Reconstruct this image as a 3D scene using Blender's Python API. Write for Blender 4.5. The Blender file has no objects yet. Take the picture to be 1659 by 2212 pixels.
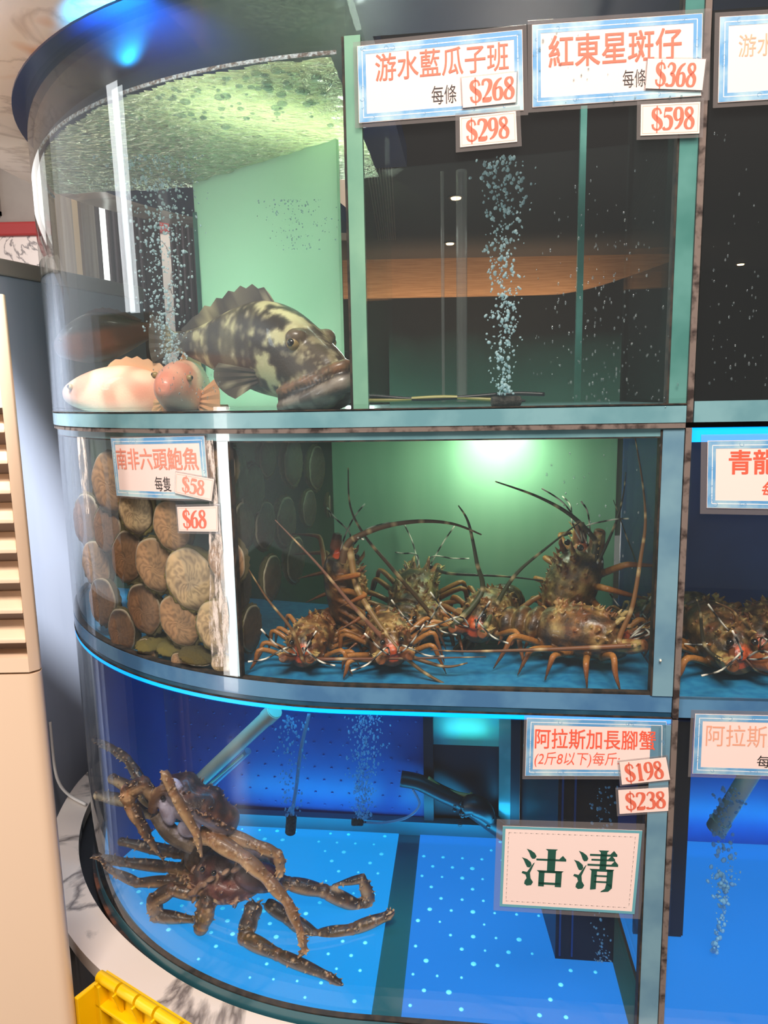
import bpy, bmesh, math, random
from mathutils import Vector, Matrix, noise
from mathutils.kdtree import KDTree
random.seed(7)
SC = bpy.context.scene
COL = SC.collection
V = Vector
PI = math.pi

# ------------------------------------------------------------------ camera, world, light, exposure
H = 1.6                                   # eye height of the camera above the floor (m)
FPX, PITCH, ROLL = 1565.97, math.radians(9.0904), math.radians(-1.1209)
FWD = V((0, math.cos(PITCH), -math.sin(PITCH)))
_r0 = V((1, 0, 0)); _u0 = _r0.cross(FWD)
RIGHT = math.cos(ROLL) * _r0 + math.sin(ROLL) * _u0
UP = -math.sin(ROLL) * _r0 + math.cos(ROLL) * _u0
EYE = V((0, 0, H))
cd = bpy.data.cameras.new('camera'); cam = bpy.data.objects.new('camera', cd); COL.objects.link(cam)
cd.sensor_fit = 'HORIZONTAL'; cd.sensor_width = 36; cd.lens = 36 * FPX / 1659
cd.clip_start = 0.05; cd.clip_end = 60
m3 = Matrix((RIGHT, UP, -FWD)).transposed()
cam.matrix_world = Matrix.Translation(EYE) @ m3.to_4x4()
SC.camera = cam
vs = SC.view_settings
vs.view_transform = 'Standard'; vs.look = 'None'; vs.exposure = 0.0; vs.gamma = 1.0; vs.use_curve_mapping = False
cy = SC.cycles
cy.max_bounces = 8; cy.diffuse_bounces = 2; cy.glossy_bounces = 3; cy.transmission_bounces = 4
cy.transparent_max_bounces = 28; cy.caustics_reflective = False; cy.caustics_refractive = False
cy.use_denoising = True; cy.sample_clamp_indirect = 4.0; cy.use_adaptive_sampling = True

W = bpy.data.worlds.new('sky'); SC.world = W; W.use_nodes = True
wn = W.node_tree.nodes; wl = W.node_tree.links; wn.clear()
wo = wn.new('ShaderNodeOutputWorld'); wb = wn.new('ShaderNodeBackground')
wg = wn.new('ShaderNodeTexCoord'); wx = wn.new('ShaderNodeSeparateXYZ')
wr = wn.new('ShaderNodeValToRGB')         # a street to the left is bright, the arcade behind is dim
wl.new(wg.outputs['Generated'], wx.inputs[0])
wm = wn.new('ShaderNodeMapRange'); wm.inputs[1].default_value = -1; wm.inputs[2].default_value = 1
wl.new(wx.outputs[0], wm.inputs[0]); wl.new(wm.outputs[0], wr.inputs[0])
e = wr.color_ramp.elements
e[0].position = 0.0; e[0].color = (1.0, 1.0, 1.05, 1)
e[1].position = 1.0; e[1].color = (.16, .15, .14, 1)
q = e.new(.16); q.color = (.9, .9, .92, 1)
q = e.new(.30); q.color = (.22, .21, .2, 1)
wl.new(wr.outputs[0], wb.inputs[0]); wb.inputs[1].default_value = 0.8
wl.new(wb.outputs[0], wo.inputs[0])


def lamp(name, kind, loc, energy, color, size=.2, size_y=None, target=None, spread=None, spot=None):
    d = bpy.data.lights.new(name, kind); d.energy = energy; d.color = color
    if kind == 'AREA':
        d.size = size
        if size_y: d.shape = 'RECTANGLE'; d.size_y = size_y
        if spread: d.spread = math.radians(spread)
    else:
        d.shadow_soft_size = size
        if kind == 'SPOT': d.spot_size = math.radians(spot or 60); d.spot_blend = .6
    o = bpy.data.objects.new(name, d); COL.objects.link(o); o.location = loc
    if target is not None:
        o.rotation_euler = (V(target) - V(loc)).to_track_quat('-Z', 'Y').to_euler()
    return o


# tank frame: s runs along the front glass (s=0 where the flat front meets the half-round end), t runs inwards
TA = math.radians(6.5623)
DS = V((math.cos(TA), -math.sin(TA), 0)); NI = V((math.sin(TA), math.cos(TA), 0)); NO = -NI
R = 0.82015; CC = V((0.03836, 1.92852, 0))
T0 = CC + NO * R


def Z(r): return H + r                       # height given relative to the eye


def L(s, t, z): return T0 + DS * s + NI * t + V((0, 0, Z(z)))


def ndir(s):
    if s >= 0: return NO.copy()
    p = -s / R
    return NO * math.cos(p) - DS * math.sin(p)


def path(s, inset=0.0):
    return (T0 + DS * s - NO * inset) if s >= 0 else (CC + ndir(s) * (R - inset))


def surf(s, z, off=0.0): return path(s, -off) + V((0, 0, Z(z)))


def ray(px, py): return FWD + RIGHT * ((px - 829.5) / FPX) - UP * ((py - 1106) / FPX)


def at_z(px, py, z):
    d = ray(px, py); return EYE + d * (z / d.z)


def at_y(px, py, y):
    d = ray(px, py); return EYE + d * (y / d.y)


def at_t(px, py, t):
    d = ray(px, py); o = EYE - T0 - V((0, 0, 0))
    return EYE + d * ((t - o.dot(NI)) / d.dot(NI))


def on_glass(px, py, inset=0.0):
    """(s, z) where the line of sight meets the front glass"""
    p = at_t(px, py, inset); s = (p - T0).dot(DS)
    if s >= 0: return s, p.z - H
    d = ray(px, py); a = d.x * d.x + d.y * d.y
    b = -(d.x * CC.x + d.y * CC.y); c = CC.x ** 2 + CC.y ** 2 - (R - inset) ** 2
    disc = max(b * b - a * c, 0); k = (-b - math.sqrt(disc)) / a
    p = EYE + d * k; w = V((p.x - CC.x, p.y - CC.y, 0))
    phi = math.atan2(-w.dot(DS), w.dot(NO)); return -phi * R, p.z - H


lamp('key_lamp', 'AREA', (-.15, -1.2, 4.6), 195, (1, .87, .79), 1.2, target=(.1, 1.15, 1.3))  # unseen key lights, added high in front to light the signs
lamp('key_lamp', 'AREA', (1.15, -1.2, 4.6), 88, (1, .84, .75), 1.0, target=(.6, 1.1, 1.2))
lamp('street_daylight', 'AREA', (-2.4, -.33, .85), 20, (1, .96, .92), .24, 1.5, target=(-.7, 1.5, 1.7))
lamp('street_daylight', 'AREA', (-3.1, 1.0, 2.5), 16, (.93, .97, 1), .22, 1.5, target=(-.6, 1.6, 1.6))
lamp('cabinet_fill_spot', 'SPOT', (-.45, .10, 3.3), 1300, (.93, .96, 1), .12, target=(-1.14, 2.0, 1.05), spot=26)  # unseen fill spot, added to brighten the cabinet
lamp('pillar_fill', 'POINT', (-.75, 2.3, 2.65), 16, (1, .95, .9), .06)  # added fill, hidden above the hood, to lift the dark pillars
lamp('panel_daylight', 'AREA', (-.14, 1.86, H + .16), 5.6, (.92, 1, .95), .26, target=(-.245, 1.605, H + .16))
lamp('room_fill', 'POINT', (.7, 3.6, H - .75), 34, (1, .86, .78), .1)  # added fill, out of sight, so the dark ceiling and vent show
# LED lamps inside the tanks
LEDB = (.03, .5, 1.0)
for s_ in (-.25, .2, .85):
    lamp('blue_tank_led', 'AREA', L(s_, .30, -.535), .75, LEDB, .36, .05, target=L(s_, .58, -.95))
    lamp('blue_foot_led', 'AREA', L(s_, .50, -1.06), .75, (.02, .50, 1), .40, .03, target=L(s_, .60, -.96))
lamp('green_tank_led', 'AREA', L(.25, .37, -.085), 1.0, (.86, 1, .74), .12, .06, target=L(.24, .47, -.22))
lamp('green_tank_led', 'AREA', L(-.02, .3, -.08), .12, (.5, 1, .75), .2, .06, target=L(-.02, .4, -.46))
lamp('hood_led', 'SPOT', at_z(258, 130, .512), 9, (.02, .42, 1), .006, target=at_z(258, 130, .512) + V((.01, .05, .1)), spot=118)
lamp('white_tank_led', 'AREA', L(-.12, .26, .565), 1.6, (.88, 1, .82), .4, .12, target=L(-.22, .36, 0))

# ------------------------------------------------------------------ materials
MATS = {}


def rgb(*c):
    """sRGB 0-255 to linear"""
    return tuple(((v / 255) / 12.92 if v / 255 <= .04045 else ((v / 255 + .055) / 1.055) ** 2.4) for v in c) + (1,)


def mat(name, base=(128, 128, 128), rough=.5, metal=0, two=None, nscale=8, ndet=4, lo=.4, hi=.6, bump=0, bscale=60, vcol=False,
        spec=.5, coat=0, emit=None, estr=1, alpha=1, coords='Object', trans=0, stretch=None):
    m = bpy.data.materials.new(name); m.use_nodes = True
    nt = m.node_tree; n = nt.nodes; l = nt.links; p = n['Principled BSDF']
    p.inputs['Base Color'].default_value = rgb(*base); p.inputs['Roughness'].default_value = rough
    p.inputs['Metallic'].default_value = metal; p.inputs['Specular IOR Level'].default_value = spec
    p.inputs['Coat Weight'].default_value = coat; p.inputs['Alpha'].default_value = alpha
    p.inputs['Transmission Weight'].default_value = trans
    tc = n.new('ShaderNodeTexCoord'); src = tc.outputs[coords]
    if stretch:
        mp = n.new('ShaderNodeMapping'); mp.inputs['Scale'].default_value = stretch; l.new(src, mp.inputs[0]); src = mp.outputs[0]
    col = None
    if vcol:
        a = n.new('ShaderNodeAttribute'); a.attribute_name = 'Col'; col = a.outputs['Color']
    if two:
        t = n.new('ShaderNodeTexNoise'); t.inputs['Scale'].default_value = nscale; t.inputs['Detail'].default_value = ndet
        l.new(src, t.inputs['Vector'])
        r = n.new('ShaderNodeValToRGB'); r.color_ramp.elements[0].position = lo; r.color_ramp.elements[1].position = hi
        r.color_ramp.elements[0].color = rgb(*base); r.color_ramp.elements[1].color = rgb(*two)
        l.new(t.outputs['Fac'], r.inputs[0])
        if col is None: col = r.outputs[0]
    if col is not None: l.new(col, p.inputs['Base Color'])
    if bump:
        t2 = n.new('ShaderNodeTexNoise'); t2.inputs['Scale'].default_value = bscale; t2.inputs['Detail'].default_value = 3
        l.new(src, t2.inputs['Vector'])
        b = n.new('ShaderNodeBump'); b.inputs['Strength'].default_value = bump; b.inputs['Distance'].default_value = .004
        l.new(t2.outputs['Fac'], b.inputs['Height']); l.new(b.outputs[0], p.inputs['Normal'])
    if emit:
        p.inputs['Emission Color'].default_value = rgb(*emit); p.inputs['Emission Strength'].default_value = estr
    MATS[name] = m
    return m


def clear(name, tint=(1, 1, 1), refl=1.0, rough=.015, extra=None, film=0.0, ior=1.5):
    """thin clear sheet: fresnel reflection over tinted transparency, plus a little milky film"""
    m = bpy.data.materials.new(name); m.use_nodes = True
    nt = m.node_tree; n = nt.nodes; l = nt.links; n.clear()
    o = n.new('ShaderNodeOutputMaterial'); tr = n.new('ShaderNodeBsdfTransparent'); gl = n.new('ShaderNodeBsdfGlossy')
    tr.inputs[0].default_value = tuple(tint) + (1,); gl.inputs['Roughness'].default_value = rough
    ge = n.new('ShaderNodeNewGeometry'); dt = n.new('ShaderNodeVectorMath'); dt.operation = 'DOT_PRODUCT'
    l.new(ge.outputs['Incoming'], dt.inputs[0]); l.new(ge.outputs['Normal'], dt.inputs[1])
    ab = n.new('ShaderNodeMath'); ab.operation = 'ABSOLUTE'; l.new(dt.outputs['Value'], ab.inputs[0])
    iv = n.new('ShaderNodeMath'); iv.operation = 'SUBTRACT'; iv.inputs[0].default_value = 1; l.new(ab.outputs[0], iv.inputs[1]); iv.use_clamp = True
    pw = n.new('ShaderNodeMath'); pw.operation = 'POWER'; pw.inputs[1].default_value = 5; l.new(iv.outputs[0], pw.inputs[0])
    fr = n.new('ShaderNodeMath'); fr.operation = 'MULTIPLY_ADD'; fr.inputs[1].default_value = .955; fr.inputs[2].default_value = .035; l.new(pw.outputs[0], fr.inputs[0])
    mu = n.new('ShaderNodeMath'); mu.operation = 'MULTIPLY'; mu.inputs[1].default_value = refl; mu.use_clamp = True
    l.new(fr.outputs[0], mu.inputs[0])
    mx = n.new('ShaderNodeMixShader'); l.new(mu.outputs[0], mx.inputs[0]); l.new(tr.outputs[0], mx.inputs[1]); l.new(gl.outputs[0], mx.inputs[2])
    out = mx.outputs[0]
    if film:
        df = n.new('ShaderNodeBsdfDiffuse'); df.inputs[0].default_value = rgb(*(extra or (200, 215, 220)))
        m2 = n.new('ShaderNodeMixShader'); m2.inputs[0].default_value = film
        l.new(out, m2.inputs[1]); l.new(df.outputs[0], m2.inputs[2]); out = m2.outputs[0]
    l.new(out, o.inputs[0]); MATS[name] = m
    return m


def marble(name, base, vein, spots=None, rough=.22, scale=2.2):
    m = bpy.data.materials.new(name); m.use_nodes = True
    nt = m.node_tree; n = nt.nodes; l = nt.links; p = n['Principled BSDF']; p.inputs['Roughness'].default_value = rough
    tc = n.new('ShaderNodeTexCoord')
    ns = n.new('ShaderNodeTexNoise'); ns.inputs['Scale'].default_value = scale; ns.inputs['Detail'].default_value = 7; ns.inputs['Distortion'].default_value = 1.2
    l.new(tc.outputs['Object'], ns.inputs['Vector'])
    # veins where the noise crosses one half
    s = n.new('ShaderNodeMath'); s.operation = 'SUBTRACT'; s.inputs[1].default_value = .5; l.new(ns.outputs['Fac'], s.inputs[0])
    a = n.new('ShaderNodeMath'); a.operation = 'ABSOLUTE'; l.new(s.outputs[0], a.inputs[0])
    r = n.new('ShaderNodeValToRGB'); e = r.color_ramp.elements
    e[0].position = 0; e[0].color = rgb(*vein); e[1].position = .03; e[1].color = rgb(*base)
    l.new(a.outputs[0], r.inputs[0]); out = r.outputs[0]
    if spots:
        n2 = n.new('ShaderNodeTexNoise'); n2.inputs['Scale'].default_value = 5.5; n2.inputs['Detail'].default_value = 2; l.new(tc.outputs['Object'], n2.inputs['Vector'])
        r2 = n.new('ShaderNodeValToRGB'); r2.color_ramp.elements[0].position = .63; r2.color_ramp.elements[1].position = .72
        r2.color_ramp.elements[0].color = (0, 0, 0, 1); r2.color_ramp.elements[1].color = (.75, .75, .75, 1); l.new(n2.outputs['Fac'], r2.inputs[0])
        mx = n.new('ShaderNodeMix'); mx.data_type = 'RGBA'; l.new(r2.outputs[0], mx.inputs[0]); l.new(out, mx.inputs[6]); mx.inputs[7].default_value = rgb(*spots)
        out = mx.outputs[2]
    l.new(out, p.inputs['Base Color']); MATS[name] = m
    return m


clear('glass', (.975, .985, .98), film=.008)
clear('inner_glass', (.965, .985, .975), refl=.2, film=.006)
clear('wet_glass', (.965, .985, .98), film=.012)
clear('sleeve', (.93, .94, .95), refl=1.0, film=.13, extra=(190, 180, 175), rough=.08)
clear('bubble', (.85, .93, .97), refl=1.0, film=.45, extra=(205, 230, 235), rough=.1)
clear('droplet', (.80, .86, .86), refl=2.2, film=.05, rough=.04)
marble('soffit_marble', (238, 215, 195), (205, 180, 160), (205, 135, 70), scale=3)
marble('ledge_marble', (232, 218, 206), (120, 110, 105), scale=2.6)
marble('fascia_marble', (70, 62, 58), (30, 27, 25), scale=4)
marble('wall_marble', (235, 222, 215), (120, 110, 110), scale=5)
mat('hood_navy', (22, 38, 78), .4, coat=.25)
mat('rim_teal', (104, 150, 158), .22, two=(124, 168, 174), nscale=12, coat=.3)
mat('rim_blue', (72, 116, 156), .22, two=(92, 138, 172), nscale=12, coat=.3)
mat('rim_deep', (30, 68, 92), .25, two=(44, 86, 108), nscale=14, coat=.3)
mat('pane_edge', (100, 138, 158), .2, two=(120, 158, 172), nscale=9, coat=.4)
mat('pane_edge_green', (74, 132, 124), .2, two=(98, 154, 146), nscale=9, coat=.4)
mat('grime', (22, 22, 20), .8, two=(60, 48, 38), nscale=60)
mat('brown_grout', (118, 104, 96), .8, two=(46, 34, 30), nscale=55, lo=.48, hi=.66)
mat('base_seal', (40, 34, 32), .5, two=(140, 84, 56), nscale=9, lo=.5, hi=.62, bump=.5)
mat('trench', (16, 16, 16), .5)
mat('led', (0, 170, 255), .4, emit=(0, 150, 255), estr=1.3)
mat('black', (12, 12, 14), .4)
mat('dark_void', (10, 12, 18), .8)

# ------------------------------------------------------------------ mesh helpers
def frame(d, up=V((0, 0, 1))):
    d = d.normalized(); a = d.cross(up)
    if a.length < 1e-4: a = d.cross(V((1, 0, 0)))
    a.normalize(); return a, a.cross(d).normalized()


def crv(pts, n=6):
    """Catmull-Rom through points (tuples or vectors of any length)"""
    P = [tuple(p) for p in pts]
    if len(P) < 3: return P
    out = []
    for i in range(len(P) - 1):
        p0, p1, p2, p3 = P[max(i - 1, 0)], P[i], P[i + 1], P[min(i + 2, len(P) - 1)]
        for k in range(n):
            t = k / n
            out.append(tuple(.5 * (2 * b + (c - a) * t + (2 * a - 5 * b + 4 * c - d) * t * t + (3 * b - a - 3 * c + d) * t ** 3)
                             for a, b, c, d in zip(p0, p1, p2, p3)))
    out.append(P[-1])
    return out


class MB:
    """collects shapes for ONE mesh object"""
    def __init__(s): s.v = []; s.f = []; s.c = []; s.m = []; s.cm = 0

    def add(s, vs_, fs, col=(128, 128, 128)):
        b = len(s.v); s.v += [V(p) for p in vs_]
        for f in fs: s.f.append([b + i for i in f]); s.m.append(s.cm)
        if callable(col): s.c += [col(V(p)) for p in vs_]
        else: s.c += [col] * len(vs_)
        return s

    def box(s, c, x, y, z, col=(128, 128, 128)):
        """centre and three half-axis vectors"""
        c, x, y, z = V(c), V(x), V(y), V(z)
        if x.cross(y).dot(z) < 0: x = -x
        vs_ = [c + x * i + y * j + z * k for i in (-1, 1) for j in (-1, 1) for k in (-1, 1)]
        return s.add(vs_, [(0, 1, 3, 2), (4, 6, 7, 5), (0, 4, 5, 1), (2, 3, 7, 6), (0, 2, 6, 4), (1, 5, 7, 3)], col)

    def abox(s, x0, x1, y0, y1, z0, z1, col=(128, 128, 128)):
        return s.box(((x0 + x1) / 2, (y0 + y1) / 2, (z0 + z1) / 2), ((x1 - x0) / 2, 0, 0), (0, (y1 - y0) / 2, 0), (0, 0, (z1 - z0) / 2), col)

    def rings(s, rs, col=(128, 128, 128), closed=True, caps=True):
        n = len(rs[0]); fs = []
        for i in range(len(rs) - 1):
            for j in range(n if closed else n - 1):
                k = (j + 1) % n; fs.append((i * n + j, i * n + k, (i + 1) * n + k, (i + 1) * n + j))
        if caps: fs.append(tuple(reversed(range(n)))); fs.append(tuple(range((len(rs) - 1) * n, len(rs) * n)))
        return s.add([p for r in rs for p in r], fs, col)

    def tube(s, pts, rad, n=8, col=(128, 128, 128), smooth=0, flat=1.0):
        """rad: number or one per point; col: colour, function of point, or one per point"""
        P = [V(p) for p in pts]
        if not isinstance(rad, (list, tuple)): rad = [rad] * len(P)
        if smooth:
            q = crv([tuple(p) + (r,) for p, r in zip(P, rad)], smooth)
            if isinstance(col, list): col = [c for c in crv(col, smooth)]
            P = [V(a[:3]) for a in q]; rad = [max(a[3], 1e-4) for a in q]
        rs = []; up = V((0, 0, 1)); prev = None; cols = []
        for i, p in enumerate(P):
            d = (P[min(i + 1, len(P) - 1)] - P[max(i - 1, 0)])
            if d.length < 1e-7: d = V((0, 0, 1))
            a, b = frame(d, up) if prev is None else (None, None)
            if prev is not None:
                dn = d.normalized(); a = prev - dn * prev.dot(dn)
                if a.length < 1e-5: a, b = frame(d, up)
                a.normalize(); b = a.cross(dn).normalized()
            prev = a
            rs.append([p + (a * math.cos(2 * PI * k / n) + b * math.sin(2 * PI * k / n) * flat) * rad[i] for k in range(n)])
            if isinstance(col, list): cols += [tuple(col[i])] * n
        b0 = len(s.c); s.rings(rs, (0, 0, 0) if cols else col)
        if cols: s.c[b0:] = cols
        return s

    def ball(s, c, ax, ay=None, az=None, nu=12, nv=8, col=(128, 128, 128)):
        """ellipsoid from a centre and three axis vectors (or one radius)"""
        c = V(c)
        if ay is None: r = ax; ax, ay, az = V((r, 0, 0)), V((0, r, 0)), V((0, 0, r))
        ax, ay, az = V(ax), V(ay), V(az); vs_ = [c + az]
        for i in range(1, nv):
            t = PI * i / nv
            for j in range(nu):
                p = 2 * PI * j / nu
                vs_.append(c + az * math.cos(t) + (ax * math.cos(p) + ay * math.sin(p)) * math.sin(t))
        vs_.append(c - az); fs = []
        flip = ax.cross(ay).dot(az) < 0
        for j in range(nu): fs.append((0, 1 + j, 1 + (j + 1) % nu))
        for i in range(nv - 2):
            for j in range(nu):
                a = 1 + i * nu; k = (j + 1) % nu; fs.append((a + j, a + nu + j, a + nu + k, a + k))
        a = 1 + (nv - 2) * nu
        for j in range(nu): fs.append((a + j, len(vs_) - 1, a + (j + 1) % nu))
        if flip: fs = [tuple(reversed(f)) for f in fs]
        return s.add(vs_, fs, col)

    def cone(s, a, b, r0, r1=0.0003, n=6, col=(128, 128, 128)): return s.tube([a, b], [r0, r1], n, col)

    def prism(s, poly, d, col=(128, 128, 128)):
        """closed 3-D polygon swept by d"""
        d = V(d); P = [V(p) for p in poly]
        return s.rings([P, [p + d for p in P]], col)

    def strip(s, a, b, d, col=(128, 128, 128)):
        """solid band between polylines a and b, thickened along d (vector, or function of index)"""
        dd = d if callable(d) else (lambda i: V(d))
        rs = [[V(p), V(q), V(q) + dd(i), V(p) + dd(i)] for i, (p, q) in enumerate(zip(a, b))]
        return s.rings(rs, col)

    def mesh(s, name, mats, smooth=True, vcol=False):
        me = bpy.data.meshes.new(name); me.from_pydata([tuple(p) for p in s.v], [], s.f)
        for m in mats: me.materials.append(MATS[m] if isinstance(m, str) else m)
        me.polygons.foreach_set('material_index', s.m)
        if vcol: setcol(me, [rgb(*c) for c in s.c])
        bm = bmesh.new(); bm.from_mesh(me); bmesh.ops.recalc_face_normals(bm, faces=bm.faces); bm.to_mesh(me); bm.free()
        if smooth: me.polygons.foreach_set('use_smooth', [True] * len(me.polygons))
        return me

    def build(s, name, mats, parent=None, smooth=False, vcol=False, voxel=None, bevel=0, base=None, relax=0):
        if isinstance(mats, str): mats = [mats]
        if voxel: me = remesh(s, name, mats, voxel, relax)
        else:
            if smooth == 'auto': me = s.mesh(name, mats, True, vcol); me.set_sharp_from_angle(angle=math.radians(38))
            else: me = s.mesh(name, mats, smooth, vcol)
        org = worldorg(parent) if parent else None
        if org is None:
            if base is None:
                xs = [v.co for v in me.vertices]; n = len(xs)
                base = V((sum(p.x for p in xs) / n, sum(p.y for p in xs) / n, min(p.z for p in xs)))
            org = V(base)
        me.transform(Matrix.Translation(-org))
        o = bpy.data.objects.new(name, me); COL.objects.link(o)
        if parent: o.parent = parent
        else: o.location = org
        if bevel:
            b = o.modifiers.new('bevel', 'BEVEL'); b.width = bevel; b.segments = 2; b.limit_method = 'ANGLE'
        return o


def worldorg(o):
    p = V((0, 0, 0))
    while o: p += o.location; o = o.parent
    return p


def setcol(me, cols):
    a = me.color_attributes.new('Col', 'FLOAT_COLOR', 'POINT')
    a.data.foreach_set('color', [x for c in cols for x in c])


def remesh(mb, name, mats, voxel, relax=0):
    """fuse overlapping closed shapes into one continuous skin, colours carried over from the nearest source point"""
    me = bpy.data.meshes.new('tmp'); me.from_pydata([tuple(p) for p in mb.v], [], mb.f)
    bm = bmesh.new(); bm.from_mesh(me); bmesh.ops.recalc_face_normals(bm, faces=bm.faces); bm.to_mesh(me); bm.free()
    o = bpy.data.objects.new('tmp', me); COL.objects.link(o)
    md = o.modifiers.new('r', 'REMESH'); md.mode = 'VOXEL'; md.voxel_size = voxel; md.use_smooth_shade = True
    if relax:
        sm = o.modifiers.new('s', 'SMOOTH'); sm.iterations = relax; sm.factor = .5
    dg = bpy.context.evaluated_depsgraph_get()
    out = bpy.data.meshes.new_from_object(o.evaluated_get(dg)); out.name = name
    COL.objects.unlink(o); bpy.data.objects.remove(o); bpy.data.meshes.remove(me)
    kd = KDTree(len(mb.v))
    for i, p in enumerate(mb.v): kd.insert(p, i)
    kd.balance(); cols = []
    for v in out.vertices:
        tot = 0; acc = [0, 0, 0]
        for _, i, d in kd.find_n(v.co, 3):
            w = 1 / (d + voxel); tot += w
            for k in range(3): acc[k] += mb.c[i][k] * w
        cols.append(rgb(*[max(0, min(255, a / tot)) for a in acc]))
    setcol(out, cols); out.materials.clear()
    for m in mats: out.materials.append(MATS[m])
    out.polygons.foreach_set('use_smooth', [True] * len(out.polygons))
    return out


def tag(o, label, cat, group=None, kind=None):
    o['label'] = label; o['category'] = cat
    if group: o['group'] = group
    if kind: o['kind'] = kind
    return o


def thing(name, loc, label, cat, group=None):
    o = bpy.data.objects.new(name, None); COL.objects.link(o); o.location = loc; o.empty_display_size = .05
    return tag(o, label, cat, group)


def structure(o): o['kind'] = 'structure'; return o


def pathline(s0, s1, n, z, off=0.0):
    return [surf(s0 + (s1 - s0) * i / n, z, off) for i in range(n + 1)]


def arcs(s0, s1, z, off=0.0):
    """samples on the glass line from s0 to s1, dense on the round end"""
    out = []
    if s0 < 0:
        k = max(4, int((min(s1, 0) - s0) / .02)); out += pathline(s0, min(s1, 0), k, z, off)
    if s1 > 0:
        if s0 >= 0: out.append(surf(s0, z, off))
        out.append(surf(s1, z, off))
    return out


def circ(r, z, a0, a1, n):
    """arc about the tank's centre; angle 0 points to the viewer side, positive to the left"""
    return [CC + (NO * math.cos(a) - DS * math.sin(a)) * r + V((0, 0, Z(z))) for a in [a0 + (a1 - a0) * i / n for i in range(n + 1)]]

# ------------------------------------------------------------------ the setting
mat('floor_tile', (70, 62, 58), .3, two=(86, 78, 72), nscale=3)
mat('taupe', (150, 142, 136), .7, two=(158, 150, 143), nscale=6)
mat('red_paint', (168, 52, 50), .4)
mat('white_light', (255, 255, 255), .5, emit=(255, 255, 250), estr=1.6)
mat('maroon', (92, 58, 60), .55, two=(70, 44, 48), nscale=3, stretch=(14, 14, .4))
mat('room_dark', (44, 37, 35), .8)
mat('room_ceiling', (62, 53, 50), .8)
mat('wood_warm', (178, 136, 100), .6, two=(160, 118, 84), nscale=4, stretch=(1, 1, 30))
mat('vent_dark', (8, 8, 8), .6)
mat('vent_slat', (120, 112, 106), .5)
mat('cream_line', (214, 178, 130), .6)
m = MB(); m.abox(-5, 5, -4, 6.5, -.05, 0); structure(m.build('floor', 'floor_tile'))
m = MB(); m.abox(-5, -.32, 4, 4.1, 0, 4.2); structure(m.build('wall_back', 'taupe'))
m = MB(); m.abox(-5, -.32, 3.95, 4.0, 0, Z(.855)); structure(m.build('trim_1', 'wall_marble'))
m = MB(); m.abox(-5, -.32, 3.93, 4.0, Z(.855), Z(.925)); o = m.build('trim_2', 'red_paint', bevel=.01); structure(o)
m = MB(); m.abox(-3.4, -2.0, 3.96, 4.0, Z(.99), Z(1.7)); o = structure(m.build('window_1', 'white_light'))
m = MB(); m.abox(-2.0, -1.97, 3.95, 4.0, Z(.97), Z(1.72)); m.abox(-3.4, -1.97, 3.95, 4.0, Z(.97), Z(.99)); m.build('window_frame', 'taupe', o)
# marble bulkhead over the tank, a ring with a rounded edge
m = MB()
prof = [(.845, .592), (1.0, .592), (1.03, .61), (1.03, 1.3), (.845, 1.3)]
rs = []
for i in range(61):
    a = .36 + (2.9 - .36) * i / 60
    dr = NO * math.cos(a) - DS * math.sin(a)
    rs.append([CC + dr * r + V((0, 0, Z(z))) for r, z in prof])
m.rings(rs); structure(m.build('ceiling', 'soffit_marble', smooth='auto'))
# the dark room seen through the middle of the tank: ceiling, lit drop, far wall
m = MB(); m.abox(-.42, 4.2, 2.35, 8.1, Z(1.25), Z(1.3)); structure(m.build('ceiling.001', 'room_ceiling'))
m = MB(); m.abox(-.42, 4.2, 8.0, 8.1, 0, Z(1.25)); structure(m.build('wall_far', 'room_dark'))
m = MB(); m.abox(4.15, 4.25, 2.35, 8.1, 0, Z(1.25)); structure(m.build('wall_right', 'room_dark'))
m = MB(); m.prism([(-.13, 2.3, 0), (-.21, 2.3, 0), (-.50, 8.1, 0), (-.42, 8.1, 0)], (0, 0, Z(1.25))); structure(m.build('wall_left', 'room_dark'))
m = MB()                                                   # lit wooden drop, its lower edge sweeping up to the right
prof = [(-.34, .91), (1.4, .91), (1.8, .93), (2.2, 1.02), (2.9, 1.25)]
m.prism([V((x, 7.0, Z(z))) for x, z in crv(prof, 5)] + [V((-.34, 7.0, Z(1.25)))], (0, .08, 0))
structure(m.build('trim_3', 'wood_warm'))
lamp('warm_cove', 'AREA', (.7, 6.72, Z(.62)), 15, (1, .68, .42), 2.8, .1, target=(.7, 7.0, Z(.95)))
v = thing('ceiling_vent', (at_z(815, 400, 1.25)), 'black slotted linear air vent in the dark ceiling seen through the upper tank', 'vent')
a, b = at_z(812, 290, 1.243), at_z(836, 515, 1.243)
dv = (b - a).normalized(); wv = V((dv.y, -dv.x, 0)).normalized() * .07
m = MB(); m.box((a + b) / 2, dv * ((b - a).length / 2), wv, (0, 0, .004)); m.build('vent_recess', 'vent_dark', v)
m = MB()
for k in range(-4, 5): m.box((a + b) / 2 + wv * (k / 4.2) - V((0, 0, .008)), dv * ((b - a).length / 2), wv.normalized() * .004, (0, 0, .006))
m.build('vent_slat', 'vent_slat', v)
mat('lamp_glow', (255, 220, 170), .5, emit=(255, 205, 150), estr=6)
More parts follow.
